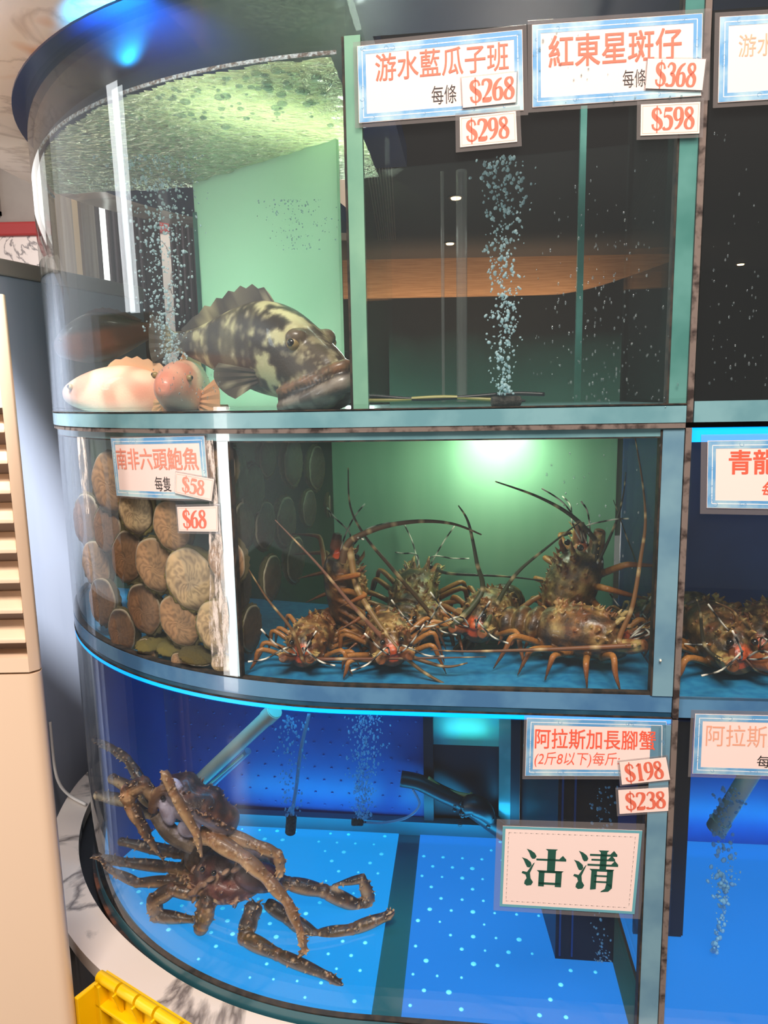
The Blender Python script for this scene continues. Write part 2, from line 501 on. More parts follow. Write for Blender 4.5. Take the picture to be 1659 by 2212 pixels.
for px, py, lb in ((985, 426, 'round recessed downlight glowing nearest the vent, behind the bubbles'),
                   (972, 525, 'small recessed downlight glowing lower, just above the orange glow'),
                   (1600, 570, 'small recessed downlight seen through the right-hand upper tank')):
    p = at_z(px, py, 1.245); t = thing('downlight', p, lb, 'downlight', 'recessed downlights in the dark ceiling')
    m = MB(); m.tube([p + V((0, 0, -.004)), p + V((0, 0, .004))], .055, 20); m.build('trim_ring', 'room_ceiling', t)
    m = MB(); m.tube([p + V((0, 0, -.012)), p + V((0, 0, -.004))], [.03, .034], 16); m.build('lens', 'lamp_glow', t)
# fluted maroon pillars with pale trims, seen through the round end
def pillar(px0, px1, y, label):
    a, b = at_y(px0, 600, y), at_y(px1, 600, y); x0, x1 = a.x, b.x; n = 6
    t = thing('pillar', ((x0 + x1) / 2, y, 0), label, 'pillar', 'maroon pillars behind the round end')
    m = MB(); m.abox(x0, x1, y, y + .2, 0, Z(1.0))
    for k in range(n):
        x = x0 + (x1 - x0) * (k + .5) / n; m.tube([(x, y, 0), (x, y, Z(1.0))], (x1 - x0) / n * .42, 8)
    m.build('shaft', 'maroon', t, smooth='auto')
    m = MB()
    for k in range(2):
        cx_ = x0 + (x1 - x0) * (k + .5) / 2; rr = (x1 - x0) / 4
        m.tube([(cx_ - rr, y - .03, Z(.86))] + [(cx_ + rr * math.cos(u), y - .03, Z(.86) + rr * 1.5 * math.sin(u)) for u in [PI - PI * i / 10 for i in range(11)]], .012, 6)
    m.build('arch_moulding', 'cream_line', t)
pillar(238, 318, 2.75, 'fluted maroon pillar behind bubbles at left of round tank')
pillar(372, 446, 2.75, 'fluted maroon pillar beside the pale green panel')
mat('beige_wood', (176, 160, 140), .6, two=(150, 134, 116), nscale=3, stretch=(20, 20, .5))
a = at_y(120, 600, 2.9); b = at_y(215, 600, 2.9)
t = thing('wall_panel', ((a.x + b.x) / 2, 2.9, 0), 'beige slatted panel behind left edge of the round tank', 'panel')
m = MB(); m.abox(a.x, b.x, 2.9, 2.95, 0, Z(1.0)); m.build('board', 'beige_wood', t)
m = MB(); m.abox(at_y(170, 600, 2.88).x, at_y(182, 600, 2.88).x, 2.87, 2.9, 0, Z(1.0)); m.build('batten', 'cream_line', t)
a = at_y(186, 600, 3.2); b = at_y(240, 600, 3.2)
m = MB(); m.abox(a.x - .03, b.x + .03, 3.2, 3.24, Z(-.9), Z(1.1)); structure(m.build('window_2', 'white_light'))

# counter: marble ledge, trench, fascia
def annulus(name, r0, r1, z0, z1, a0, a1, mt, n=70, parent=None, straight=1.6):
    m = MB(); rs = []
    if straight:
        for r_, off in ((0, straight),):
            rs.append([CC + NO * r + DS * off + V((0, 0, Z(z))) for r, z in ((r0, z0), (r1, z0), (r1, z1), (r0, z1))])
    for i in range(n + 1):
        a = a0 + (a1 - a0) * i / n; d = NO * math.cos(a) - DS * math.sin(a)
        rs.append([CC + d * r + V((0, 0, Z(z))) for r, z in ((r0, z0), (r1, z0), (r1, z1), (r0, z1))])
    m.rings(rs); return m.build(name, mt, parent, smooth='auto')
ct = thing('counter', (CC.x, CC.y, 0), 'curved white marble counter ledge with grey veins under the tanks', 'counter')
# the slab is a little eccentric: wider away from the viewer
m = MB(); rs = [[CC + NO * r + DS * 1.6 + V((0, 0, Z(z))) for r, z in ((.826, -1.13), (.896, -1.13), (.898, -1.10), (.826, -1.10))]]
for i in range(71):
    a = 2.2 * i / 70; d = NO * math.cos(a) - DS * math.sin(a); k = max(0, min(1, (a - .5) / 1.0))
    ri, ro = .826 + .05 * k * k * (3 - 2 * k), .897 + .055 * k
    rs.append([CC + d * r + V((0, 0, Z(z))) for r, z in ((ri, -1.13), (ro, -1.13), (ro, -1.10), (ri, -1.10))])
m.rings(rs); m.build('ledge', 'ledge_marble', ct, smooth='auto')
annulus('fascia', .82, .885, -1.6, -1.131, 0, 2.2, 'fascia_marble', parent=ct)
annulus('trench', .79, .885, -1.145, -1.126, 0, 2.2, 'trench', parent=ct)

# ------------------------------------------------------------------ the tanks
S_END = .497                                   # right edge of the left column of tanks
S_L = -R * 1.33                                # where the round end meets the back
TB = R - R * math.cos(1.33)


def foot(s0, s1, z, off, tb):
    """footprint polygon of a tank"""
    return arcs(s0, s1, z, off) + [L(s1, tb, z)] + ([] if s0 < 0 and abs(s0 - S_L) < 1e-6 else [L((path(s0, 0) - T0).dot(DS), tb, z)])


def slab(name, s0, s1, z0, z1, off, tb, mt, parent):
    m = MB(); m.prism(foot(s0, s1, z0, off, tb), (0, 0, z1 - z0)); return m.build(name, mt, parent, smooth='auto')


def skin(name, s0, s1, z0, z1, o0, o1, mt, parent):
    """solid sheet following the glass line between offsets o0 (outer) and o1 (inner)"""
    a, b, c, d = arcs(s0, s1, z0, o0), arcs(s0, s1, z1, o0), arcs(s0, s1, z1, o1), arcs(s0, s1, z0, o1)
    m = MB(); m.rings([list(x) for x in zip(a, b, c, d)]); return m.build(name, mt, parent, smooth='auto')


def wallpane(name, p, q, z0, z1, th, mt, parent):
    p, q = V(p), V(q); d = (q - p); n = V((d.y, -d.x, 0)).normalized() * th / 2
    c = (p + q) / 2; c.z = Z((z0 + z1) / 2)
    m = MB(); m.box(c, d / 2, n, (0, 0, (z1 - z0) / 2)); return m.build(name, mt, parent)


def P2(s, t): return T0 + DS * s + NI * t
OFFU = .006
# --- upper tank
mat('pane_pale', (122, 170, 146), .2, two=(140, 186, 158), nscale=9, coat=.4)
mat('scum', (110, 98, 90), .6, two=(190, 200, 205), nscale=160, bump=.8, bscale=300)
up = thing('aquarium', L(-.2, .3, -.055), 'upper left fish tank with curved glass and blue hood above the groupers', 'aquarium', 'glass tanks of the left column')
skin('glass_pane', S_L, S_END, -.012, .60, OFFU, OFFU - .010, 'wet_glass', up)
slab('tank_floor', S_L, S_END, -.046, -.020, OFFU - .012, TB, 'rim_teal', up)
skin('rim', S_L, S_END, -.046, -.022, OFFU, OFFU - .011, 'rim_teal', up)
skin('rim_lip', S_L, S_END, -.0205, -.0185, OFFU + .0003, OFFU - .011, 'grime', up)
skin('rim_lip', S_L, S_END, -.0185, -.012, OFFU, OFFU - .011, 'wet_glass', up)
skin('waterline', S_L, .0, .480, .4855, OFFU - .0102, OFFU - .0125, 'scum', up)
skin('grout', S_L, S_END, -.054, -.046, OFFU - .001, -.012, 'brown_grout', up)
wallpane('back_pane', P2(-.75, TB), P2(S_END, .44), -.02, .47, .008, 'inner_glass', up)
wallpane('partition', P2(.018, .012), P2(.018, .52), -.02, .56, .010, 'inner_glass', up)
m = MB(); m.box(L(.024, .004, .24), DS * .0115, NI * .006, (0, 0, .26)); m.build('partition_edge', 'pane_pale', up)
m = MB(); m.box(L(.0105, .0035, .24), DS * .0022, NI * .0035, (0, 0, .26)); m.build('sealant', 'grime', up)
hd = MB(); hd.prism(circ(.85, .588, -.0, 2.9, 60) + [L(-.3, .9, .588), L(.03, .9, .588), L(.03, .20, .588), L(.9, .20, .588), L(.9, -.03, .588)], (0, 0, .05))
hd.build('hood', 'hood_navy', up, smooth='auto')
# --- middle tank
md = thing('aquarium.001', L(-.2, .3, -.5), 'middle left tank with curved glass holding abalones and lobsters', 'aquarium', 'glass tanks of the left column')
SP = -.208                                     # partition on the round end
skin('glass_pane', S_L, S_END, -.462, -.054, 0, -.010, 'wet_glass', md)
skin('rim', S_L, S_END, -.492, -.465, 0, -.012, 'rim_blue', md)
skin('rim_lip', S_L, S_END, -.465, -.461, -.001, -.012, 'grime', md)
skin('rim_lip', S_L, S_END, -.500, -.492, -.001, -.012, 'rim_deep', md)
skin('top_band', S_L, S_END, -.066, -.0545, -.001, -.012, 'rim_teal', md)
skin('sealant', S_L, S_END, -.0685, -.066, -.0012, -.013, 'grime', md)
mat('mid_floor', (32, 122, 172), .35, two=(46, 140, 186), nscale=60)
mat('mid_back', (138, 184, 152), .3, two=(116, 164, 134), nscale=2, stretch=(5, 5, .7), lo=.3, hi=.7)
sp_ = (path(SP, .012) - T0).dot(DS)
slab('tank_floor', S_L, S_END, -.492, -.470, -.014, TB, 'mid_floor', md)
mat('mid_dark', (34, 62, 52), .4, two=(60, 92, 52), nscale=7)
wallpane('back_panel', P2(-.75, TB), P2(sp_ + .09, .485), -.47, -.056, .01, 'mid_dark', md)
wallpane('back_panel', P2(sp_ + .09, .485), P2(S_END, .47), -.47, -.056, .01, 'mid_back', md)
pp = path(SP, .012)
sp = (pp - T0).dot(DS); tp = (pp - T0).dot(NI)
wallpane('partition', pp, P2(sp + .09, .46), -.47, -.058, .010, 'inner_glass', md)
m = MB(); c_ = surf(SP, -.264, -.006); nd = ndir(SP); td = V((-nd.y, nd.x, 0)); m.box(c_, td * .010, nd * .005, (0, 0, .197)); m.build('partition_edge', 'pane_edge', md)
m = MB(); c_ = surf(SP + .012, -.264, -.005); m.box(c_, td * .0018, nd * .005, (0, 0, .197)); m.build('sealant', 'grime', md)
# --- lower tank
lo = thing('aquarium.002', L(-.2, .3, -1.11), 'lower left tank lit bright blue holding the king crabs', 'aquarium', 'glass tanks of the left column')
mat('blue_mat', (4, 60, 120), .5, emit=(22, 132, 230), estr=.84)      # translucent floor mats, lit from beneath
mat('wall_dot', (40, 96, 170), .35)
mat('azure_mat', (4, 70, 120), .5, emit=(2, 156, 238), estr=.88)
mat('base_teal', (52, 104, 116), .3, coat=.3)
mat('blue_wall', (8, 60, 128), .4, two=(12, 72, 142), nscale=5)
mat('teal_gap', (10, 96, 106), .5)
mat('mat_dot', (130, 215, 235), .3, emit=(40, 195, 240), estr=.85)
mat('blue_black', (8, 12, 24), .4)
mat('teal_glow', (70, 165, 170), .4, two=(90, 175, 150), nscale=8)
skin('glass_pane', S_L, S_END, -1.098, -.512, 0, -.010, 'glass', lo)
skin('base_band', S_L, S_END, -1.112, -1.080, .0006, -.011, 'base_teal', lo)
skin('sealant', S_L, S_END, -1.118, -1.108, .008, -.008, 'base_seal', lo)
skin('sealant', S_L, S_END, -1.080, -1.077, 0, -.011, 'grime', lo)
skin('sealant', S_L, S_END, -.503, -.500, .0006, -.012, 'grime', lo)
skin('led_strip', S_L, S_END, -.5105, -.503, 0, -.010, 'led', lo)
slab('tank_floor', S_L, S_END, -1.115, -1.094, -.014, TB, 'teal_gap', lo)
# two dotted floor mats with a teal gap between them
def dotted(name, s0, s1, t0, t1, z, parent, round_=False):
    m = MB(); pl = []
    if round_: pl = [p for p in arcs(S_L * .93, s0 if s0 < 0 else 0, z, -.022)]
    base = ([*pl, L(s1, .022, z)] if round_ else [L(s0, t0, z), L(s1, t0, z)]) + [L(s1, t1, z)] + ([L(-.66, t1, z)] if round_ else [L(s0, t1, z)])
    m.prism(base, (0, 0, .004)); return m.build(name, 'azure_mat' if round_ else 'blue_mat', parent)
lm = dotted('floor_mat', -.001, .012, .02, .57, -1.094, lo, True)
rm = dotted('floor_mat', .066, S_END - .035, .022, .57, -1.094, lo)
for par, s0, s1 in ((lm, -.62, .0), (rm, .08, S_END - .05)):
    m = MB(); i = 0; t = .05
    while t < .56:
        s = s0 + (i % 2) * .023
        while s < s1:
            if s >= 0 or (P2(s, t) - CC).length < R - .04:
                if random.random() < .62:
                    k = random.uniform(.8, 1.75); m.ball(L(s, t, -1.090), DS * .0034 * k, NI * .0034 * k, (0, 0, .0022), 8, 4)
            s += .046
        t += .036; i += 1
    m.build('raised_dot', 'mat_dot', par, smooth=True)['kind'] = 'stuff'
TBL = .60
bk = wallpane('back_panel', P2(-.75, TB), P2(.09, TBL), -1.092, -.505, .01, 'blue_wall', lo)
m = MB()
for i in range(15):
    for j in range(24):
        s = -.62 + .0438 * j + (i % 2) * .02; z = -1.04 + i * .034
        if s < .07: m.ball(L(s, TB - (TB - TBL) * (s + .75) / .84 - .006, z), DS * .0035, NI * .003, (0, 0, .0022), 7, 4)
m.build('raised_dot', 'wall_dot', bk, smooth=True)['kind'] = 'stuff'
wallpane('side_panel', path(-R * .98, .03), P2(-.60, TB - .02), -1.09, -.53, .004, 'blue_wall', lo)
m = MB()                                       # dark skirting along the foot of the back wall
m.box(L(-.05, TBL - .02, -1.075), DS * .5, NI * .012, (0, 0, .018)); m.build('back_seal', 'teal_gap', lo)
wallpane('back_panel', P2(.098, TBL), P2(.265, TBL), -.86, -.505, .01, 'teal_glow', lo)
wallpane('back_panel', P2(.098, TBL + .01), P2(.265, TBL + .01), -1.092, -.86, .01, 'blue_black', lo)
for s_, w_, mt in ((.088, .012, 'blue_black'), (.275, .014, 'pane_edge_green'), (.30, .012, 'blue_black')):
    m = MB(); m.box(L(s_, TBL - .012, -.80), DS * w_, NI * .012, (0, 0, .29)); m.build('corner_post', mt, lo)
wallpane('overflow_box', P2(.357, .19), P2(.318, TBL), -1.092, -.52, .008, 'blue_black', lo)
wallpane('overflow_box', P2(.353, .19), P2(S_END - .034, .19), -1.092, -.52, .008, 'blue_black', lo)
for s_ in (.361, .384):
    m = MB(); m.box(L(s_, .184, -.80), DS * .0016, NI * .003, (0, 0, .28)); m.build('box_seam', 'blue_wall', lo)
lamp('teal_box_led', 'AREA', L(.18, .55, -.83), .14, (.1, .75, 1.0), .1, .04, target=L(.18, .6, -.70))
# --- posts between the columns: the two columns' glass edges and the grout between them
for nm, z0, z1, mt, par in (('corner_edge', -.02, .59, 'pane_edge_green', up), ('corner_edge', -.465, -.056, 'pane_edge', md), ('corner_edge', -1.09, -.512, 'pane_edge', lo)):
    w2 = .012 if z0 > -.1 else .015
    m = MB(); m.box(L(S_END - w2, .010, (z0 + z1) / 2), DS * w2, NI * .012, (0, 0, (z1 - z0) / 2)); m.build(nm, mt, par)
    m = MB(); m.box(L(S_END - 2 * w2 - .001, .008, (z0 + z1) / 2), DS * .0018, NI * .009, (0, 0, (z1 - z0) / 2)); m.build('sealant', 'grime', par)
    tb = .42 if z0 > -.1 else .44
    wallpane('side_pane', P2(S_END - .004, .022), P2(S_END - .004, tb), z0, z1, .008, 'inner_glass', par)
m = MB(); m.box(L(.155 + S_END - .245, .43, .26), DS * .006, NI * .006, (0, 0, .28)); m.build('back_corner', 'pane_edge_green', up)
# --- the right column, cut by the picture's edge
S2, S3 = S_END + .011, 1.4
for i, (nm, z0, z1, lab) in enumerate((('aquarium.003', -.046, .60, 'upper right tank, dark inside, beyond the brown grout line'),
                                  ('aquarium.004', -.500, -.054, 'middle right tank with lobsters behind the sign cut by picture edge'),
                                  ('aquarium.005', -1.112, -.503, 'lower right tank lit deep blue with a bubble stream'))):
    a = thing(nm, L(S2 + .2, .3, z0 - .01), lab, 'aquarium', 'glass tanks of the right column')
    off = OFFU if i == 0 else 0
    skin('glass_pane', S2, S3, z0 + .03, z1 - .004, off, off - .01, 'wet_glass', a)
    rz = ('rim_teal', 'rim_blue', 'rim_deep')[i]
    skin('rim', S2, S3, z0 + (.0 if i < 2 else .004), z0 + .03, off, off - .012, rz, a)
    m = MB(); m.prism([L(S2, .013, z0), L(S3, .013, z0), L(S3, .6, z0), L(S2, .6, z0)], (0, 0, .02)); m.build('tank_floor', ('rim_teal', 'mid_floor', 'blue_mat')[i], a)
    if i == 1:
        skin('top_band', S2, S3, -.075, -.0545, -.001, -.012, 'led', a)
        wallpane('back_panel', P2(S2, .46), P2(S3, .46), -.47, -.08, .01, 'blue_wall', a)
    if i == 2:
        wallpane('back_panel', P2(S2, .6), P2(S3, .6), -1.09, -.505, .01, 'blue_wall', a)
        wallpane('overflow_box', P2(S2 + .01, .27), P2(.612, .27), -1.09, -.51, .008, 'blue_black', a)
        wallpane('overflow_box', P2(.612, .27), P2(.64, .59), -1.09, -.51, .008, 'blue_black', a)
    wallpane('side_pane', P2(S2 + .004, .02), P2(S2 + .004, .45), z0 + .03, z1 - .01, .008, 'inner_glass', a)
    m = MB(); m.box(L(S2 - .0055, .004, (z0 + z1) / 2), DS * .0042, NI * .008, (0, 0, (z1 - z0) / 2)); m.build('grout', 'brown_grout', a)
def frosted(name, c):
    m = bpy.data.materials.new(name); m.use_nodes = True; nt = m.node_tree; n = nt.nodes; l = nt.links; n.clear()
    o = n.new('ShaderNodeOutputMaterial'); d = n.new('ShaderNodeBsdfDiffuse'); t = n.new('ShaderNodeBsdfTranslucent'); x = n.new('ShaderNodeMixShader')
    d.inputs[0].default_value = rgb(*c); t.inputs[0].default_value = rgb(*c); x.inputs[0].default_value = .6
    l.new(d.outputs[0], x.inputs[1]); l.new(t.outputs[0], x.inputs[2]); l.new(x.outputs[0], o.inputs[0]); MATS[name] = m
    return name


def algae():
    m = bpy.data.materials.new('algae'); m.use_nodes = True; nt = m.node_tree; n = nt.nodes; l = nt.links; p = n['Principled BSDF']
    p.inputs['Base Color'].default_value = rgb(96, 150, 132); p.inputs['Roughness'].default_value = .8
    g = n.new('ShaderNodeTexCoord'); s = n.new('ShaderNodeSeparateXYZ'); l.new(g.outputs['Generated'], s.inputs[0])
    t = n.new('ShaderNodeTexNoise'); t.inputs['Scale'].default_value = 7; t.inputs['Detail'].default_value = 6; l.new(g.outputs['Object'], t.inputs[0])
    a = n.new('ShaderNodeMath'); a.operation = 'MULTIPLY_ADD'; a.inputs[1].default_value = .35; l.new(t.outputs['Fac'], a.inputs[0]); l.new(s.outputs[2], a.inputs[2])
    r = n.new('ShaderNodeMapRange'); r.inputs[1].default_value = .15; r.inputs[2].default_value = .95; r.inputs[3].default_value = .42; r.inputs[4].default_value = 0; l.new(a.outputs[0], r.inputs[0])
    l.new(r.outputs[0], p.inputs['Alpha']); MATS['algae'] = m


algae()
wallpane('algae_film', P2(.024, .42), P2(S_END - .008, .42), -.02, .17, .002, 'algae', up)


# pale green lit panel standing across the back of the round tank
mat('green_panel', (172, 222, 188), .35, two=(150, 208, 176), nscale=5, stretch=(8, 8, .6))
ga, gb = V((-.075, 1.47, 0)), V((-.415, 1.74, 0))
wallpane('green_panel', ga, gb, -.02, .487, .008, frosted('frosted_green', (208, 236, 214)), up)
m = MB(); c_ = gb + V((0, 0, Z(.2))); m.box(c_, (.006, 0, 0), (0, .008, 0), (0, 0, .22)); m.build('panel_edge', 'pane_edge_green', up)

# ------------------------------------------------------------------ signs and price tags
mat('sign_paper', (248, 222, 212), .45)
mat('tag_paper', (250, 222, 210), .45)
mat('sign_border', (96, 158, 206), .45, two=(186, 214, 214), nscale=16, ndet=5, lo=.42, hi=.62)
mat('border_motif', (108, 158, 196), .5)
mat('white_ink', (250, 244, 240), .5)
mat('red_ink', (246, 100, 74), .5)
mat('pink_ink', (238, 148, 124), .5)
mat('faded_ink', (238, 168, 138), .5)
mat('orange_ink', (230, 112, 86), .5)
mat('black_ink', (40, 34, 34), .5)
mat('green_ink', (36, 84, 70), .5)
mat('teal_border', (104, 168, 178), .5)


class Sheet:
    """a sheet stuck on the glass: unit coordinates u (right) and v (down) mapped over its four corners"""
    def __init__(s, px, off): s.c = [on_glass(x, y, -off) for x, y in px]; s.off = off

    def sz(s, u, v):
        (a, b, c, d) = s.c
        return tuple((a[k] * (1 - u) + b[k] * u) * (1 - v) + (d[k] * (1 - u) + c[k] * u) * v for k in (0, 1))

    def p(s, u, v, h=0):
        q = s.sz(u, v); return surf(q[0], q[1], s.off + h)

    def size(s):
        a, b, c, d = s.c; return math.hypot(b[0] - a[0], b[1] - a[1]), math.hypot(d[0] - a[0], d[1] - a[1])

    def rect(s, mb, u0, u1, v0, v1, h0, h1, n=10):
        rs = []
        for i in range(n + 1):
            u = u0 + (u1 - u0) * i / n
            rs.append([s.p(u, v0, h0), s.p(u, v1, h0), s.p(u, v1, h1), s.p(u, v0, h1)])
        mb.rings(rs)

    def quad(s, mb, q, h):
        mb.add([s.p(u, v, h) for u, v in q], [tuple(range(len(q)))])


def text_mesh(body, bold=0.0, shear=0.0):
    c = bpy.data.curves.new('t', 'FONT'); c.body = body; c.shear = shear
    o = bpy.data.objects.new('t', c); COL.objects.link(o)
    dg = bpy.context.evaluated_depsgraph_get(); me = bpy.data.meshes.new_from_object(o.evaluated_get(dg))
    P = [(v.co.x, v.co.y) for v in me.vertices]; F = [tuple(f.vertices) for f in me.polygons]
    COL.objects.unlink(o); bpy.data.objects.remove(o); bpy.data.curves.remove(c); bpy.data.meshes.remove(me)
    x0, x1 = min(p[0] for p in P), max(p[0] for p in P); y0, y1 = min(p[1] for p in P), max(p[1] for p in P)
    P = [((x - x0) / (x1 - x0), 1 - (y - y0) / (y1 - y0)) for x, y in P]; n = len(P); Q, G = [], []
    for k, (dx, dy) in enumerate(((1, 1), (-1, 1), (1, -1), (-1, -1)) if bold else ((0, 0),)):     # heavier weight
        Q += [(x + dx * bold / (x1 - x0), y + dy * bold * .7 / (y1 - y0), k * .00005) for x, y in P]; G += [tuple(i + k * n for i in f) for f in F]
    return Q, G


GLYPH = {
 '$': [[(.58, .74, .10), (.50, .93, .06), (.31, .98, .06), (.12, .88, .13), (.10, .70, .17), (.30, .53, .17), (.54, .38, .17), (.60, .20, .15), (.46, .04, .06), (.26, .02, .06), (.08, .12, .08), (.05, .27, .11)], [(.33, -.13, .05), (.33, 1.12, .05)]],
 '1': [[(.38, .02, .17), (.38, .98, .17)], [(.14, .84, .05), (.38, .97, .09)], [(.18, .02, .05), (.58, .02, .05)]],
 '2': [[(.08, .74, .10), (.12, .92, .10), (.32, .98, .06), (.54, .86, .16), (.55, .68, .17), (.42, .45, .12), (.22, .22, .06), (.06, .06, .05)], [(.05, .07, .14), (.52, .07, .14), (.60, .2, .04)]],
 '3': [[(.10, .80, .08), (.20, .95, .06), (.36, .97, .07), (.52, .84, .15), (.48, .64, .13), (.28, .53, .05)], [(.28, .53, .05), (.50, .46, .13), (.57, .28, .17), (.50, .08, .12), (.30, .02, .06), (.10, .05, .10), (.07, .12, .13)]],
 '5': [[(.15, .93, .12), (.54, .93, .12), (.58, 1.0, .03)], [(.16, .95, .05), (.10, .58, .05)], [(.10, .58, .05), (.30, .62, .08), (.52, .50, .16), (.56, .28, .17), (.46, .08, .11), (.26, .02, .06), (.10, .05, .1), (.06, .12, .12)]],
 '6': [[(.56, .98, .04), (.32, .86, .10), (.14, .62, .16), (.10, .34, .17), (.16, .10, .12), (.33, .02, .05), (.50, .10, .12), (.56, .30, .17), (.50, .50, .12), (.36, .58, .05), (.2, .5, .05)]],
 '8': [[(.33, .98, .05), (.16, .9, .11), (.12, .76, .14), (.24, .62, .14), (.42, .5, .14), (.56, .36, .15), (.56, .2, .15), (.48, .06, .09), (.33, .02, .05), (.16, .07, .1), (.08, .22, .14), (.14, .38, .12), (.3, .52, .06), (.46, .64, .08), (.52, .78, .12), (.46, .92, .09), (.33, .98, .05)]],
}
GLYPH['9'] = [[(.66 - x, 1 - y, w) for x, y, w in st] for st in GLYPH['6']]


def price_mesh(txt):
    P, F = [], []; n = len(txt)
    for i, ch in enumerate(txt):
        for st in GLYPH[ch]:
            q = crv(st, 6) if len(st) > 2 else st; b = len(P)
            for k, (x, y, w) in enumerate(q):
                x0, y0, _ = q[max(k - 1, 0)]; x1, y1, _ = q[min(k + 1, len(q) - 1)]
                dx, dy = x1 - x0, y1 - y0; ln = math.hypot(dx, dy) or 1
                for sg in (-.76, .76): P.append(((x - dy / ln * w * sg + i * .70) / (.70 * n - .06), 1 - (y + dx / ln * w * sg)))
            for k in range(len(q) - 1): F.append((b + 2 * k, b + 2 * k + 1, b + 2 * k + 3, b + 2 * k + 2))
    return P, F


def put(sh, name, PF, u0, u1, v0, v1, h, ink, parent):
    P, F = PF; m = MB()
    m.add([sh.p(u0 + (u1 - u0) * q[0], v0 + (v1 - v0) * q[1], h + (q[2] if len(q) > 2 else 0)) for q in P], F)
    return m.build(name, ink, parent)


def sheet_base(name, label, px, off, group, margin, cat='sign', edge=True, lift=0.0, mt='sign_paper', mm=None):
    sh = Sheet(px, off + lift); w, h = sh.size()
    c = sh.p(.5, 1); t = thing(name, c, label, cat, group)
    if margin:
        l, r, tp, bt = mm or (margin,) * 4
        m = MB(); sh.rect(m, -l / w, 1 + r / w, -tp / h, 1 + bt / h, .0003, .0009); m.build('plastic_sleeve', 'sleeve', t)
    m = MB(); sh.rect(m, 0, 1, 0, 1, .0011, .0018); m.build('paper', mt, t)
    return sh, t, w, h


def sign(label, px, off, texts, lift=0, group='laminated fish signs', margin=.006, mm=None):
    sh, t, w, h = sheet_base('price_sign', label, px, off, group, margin, lift=lift, mm=mm)
    bu, bv = .0115 / w, .0115 / h; m = MB()
    e = .0006; eu, ev = e / w, e / h
    for a in ((eu, 1 - eu, ev, bv), (eu, 1 - eu, 1 - bv, 1 - ev), (eu, bu, bv, 1 - bv), (1 - bu, 1 - eu, bv, 1 - bv)): sh.rect(m, *a, .0018, .0020)
    mbd = m
    lu, lv = .0062 / w, .0062 / h; tu, tv = .0010 / w, .0010 / h; m = MB()
    for a in ((lu, 1 - lu, lv, lv + tv), (lu, 1 - lu, 1 - lv - tv, 1 - lv), (lu, lu + tu, lv, 1 - lv), (1 - lu - tu, 1 - lu, lv, 1 - lv)): sh.rect(m, *a, .0020, .0021)
    mln = m
    rnd = random.Random(len(label)); m = mbd; m.cm = 1
    for k in range(16):                       # little wave scribbles printed in the border
        side = k % 4; a = rnd.uniform(.04, .96); r = rnd.uniform(.002, .005)
        u, v = ((a, .006 / h), (a, 1 - .006 / h), (.006 / w, a), (1 - .006 / w, a))[side]; a0 = rnd.uniform(0, 6)
        P = [(u + r / w * (.35 + .5 * j / 9) * math.cos(a0 + j * .5), v + r / h * (.35 + .5 * j / 9) * math.sin(a0 + j * .5)) for j in range(10)]
        for j in range(9):
            (x0, y0), (x1, y1) = P[j], P[j + 1]; dx, dy = (x1 - x0) * w, (y1 - y0) * h; ln = math.hypot(dx, dy) or 1
            nx, ny = -dy / ln * .00035 / w, dx / ln * .00035 / h
            sh.quad(m, [(x0 + nx, y0 + ny), (x1 + nx, y1 + ny), (x1 - nx, y1 - ny), (x0 - nx, y0 - ny)], .00215)
    b = mbd.build('border', ['sign_border', 'border_motif'], t); mln.build('border_line', 'white_ink', b)
    for body, u0, u1, v0, v1, ink, bold, shear in texts:
        put(sh, 'lettering', text_mesh(body, bold, shear), u0, u1, v0, v1, .0021, ink, t)
    return sh


def price(txt, label, px, off, box=(.18, .82, .2, .82), ink='orange_ink', lift=.0024, margin=.002, mm=None, line=True):
    sh, t, w, h = sheet_base('price_tag', label, px, off, 'red price tags', margin, cat='price tag', lift=lift, mt='tag_paper', mm=mm)
    if line:
        m = MB(); a, b = .0022 / w, .0022 / h; tu, tv = .0004 / w, .0004 / h
        for q in ((a, 1 - a, b, b + tv), (a, 1 - a, 1 - b - tv, 1 - b), (a, a + tu, b, 1 - b), (1 - a - tu, 1 - a, b, 1 - b)): sh.rect(m, *q, .0018, .0019)
        m.build('border_line', 'pink_ink', t)
    put(sh, 'lettering', price_mesh(txt), *box, .0021, ink, t)


sign('laminated sign with blue border reading 游水藍瓜子班 on the upper tank', [(772, 101), (1128, 65), (1131, 239), (776, 267)], OFFU,
     [('游水藍瓜子班', .11, .915, .13, .48, 'orange_ink', .008, 0), ('每條', .45, .60, .60, .84, 'black_ink', 0, 0)])
sign('laminated sign with blue border reading 紅東星斑仔 at the top, dewy', [(1149, 55), (1517, 30), (1514, 208), (1150, 233)], OFFU,
     [('紅東星斑仔', .10, .88, .15, .535, 'orange_ink', .014, 0), ('每條', .54, .675, .62, .84, 'black_ink', 0, 0)], mm=(.006, .011, .006, .006))
sign('laminated sign on the upper right tank, faded 游水, cut by the picture edge', [(1554, 38), (1925, 16), (1925, 200), (1550, 223)], OFFU,
     [('游水', .115, .33, .22, .48, 'faded_ink', 0, 0)])
sign('small sign on curved glass reading 南非六頭鮑魚 above the abalones', [(241, 946), (443, 941), (454, 1079), (254, 1071)], 0,
     [('南非六頭鮑魚', .055, .93, .18, .53, 'pink_ink', .016, 0), ('每隻', .49, .655, .64, .88, 'black_ink', 0, 0)], margin=.003)
sign('sign with blue border reading 阿拉斯加長腳蟹 on the blue crab tank', [(1138, 1550), (1439, 1558), (1438, 1676), (1134, 1675)], 0,
     [('阿拉斯加長腳蟹', .065, .925, .17, .52, 'red_ink', .010, 0), ('(2斤8以下)每斤:', .065, .675, .57, .84, 'red_ink', 0, .18)], mm=(.004, .008, .004, .006))
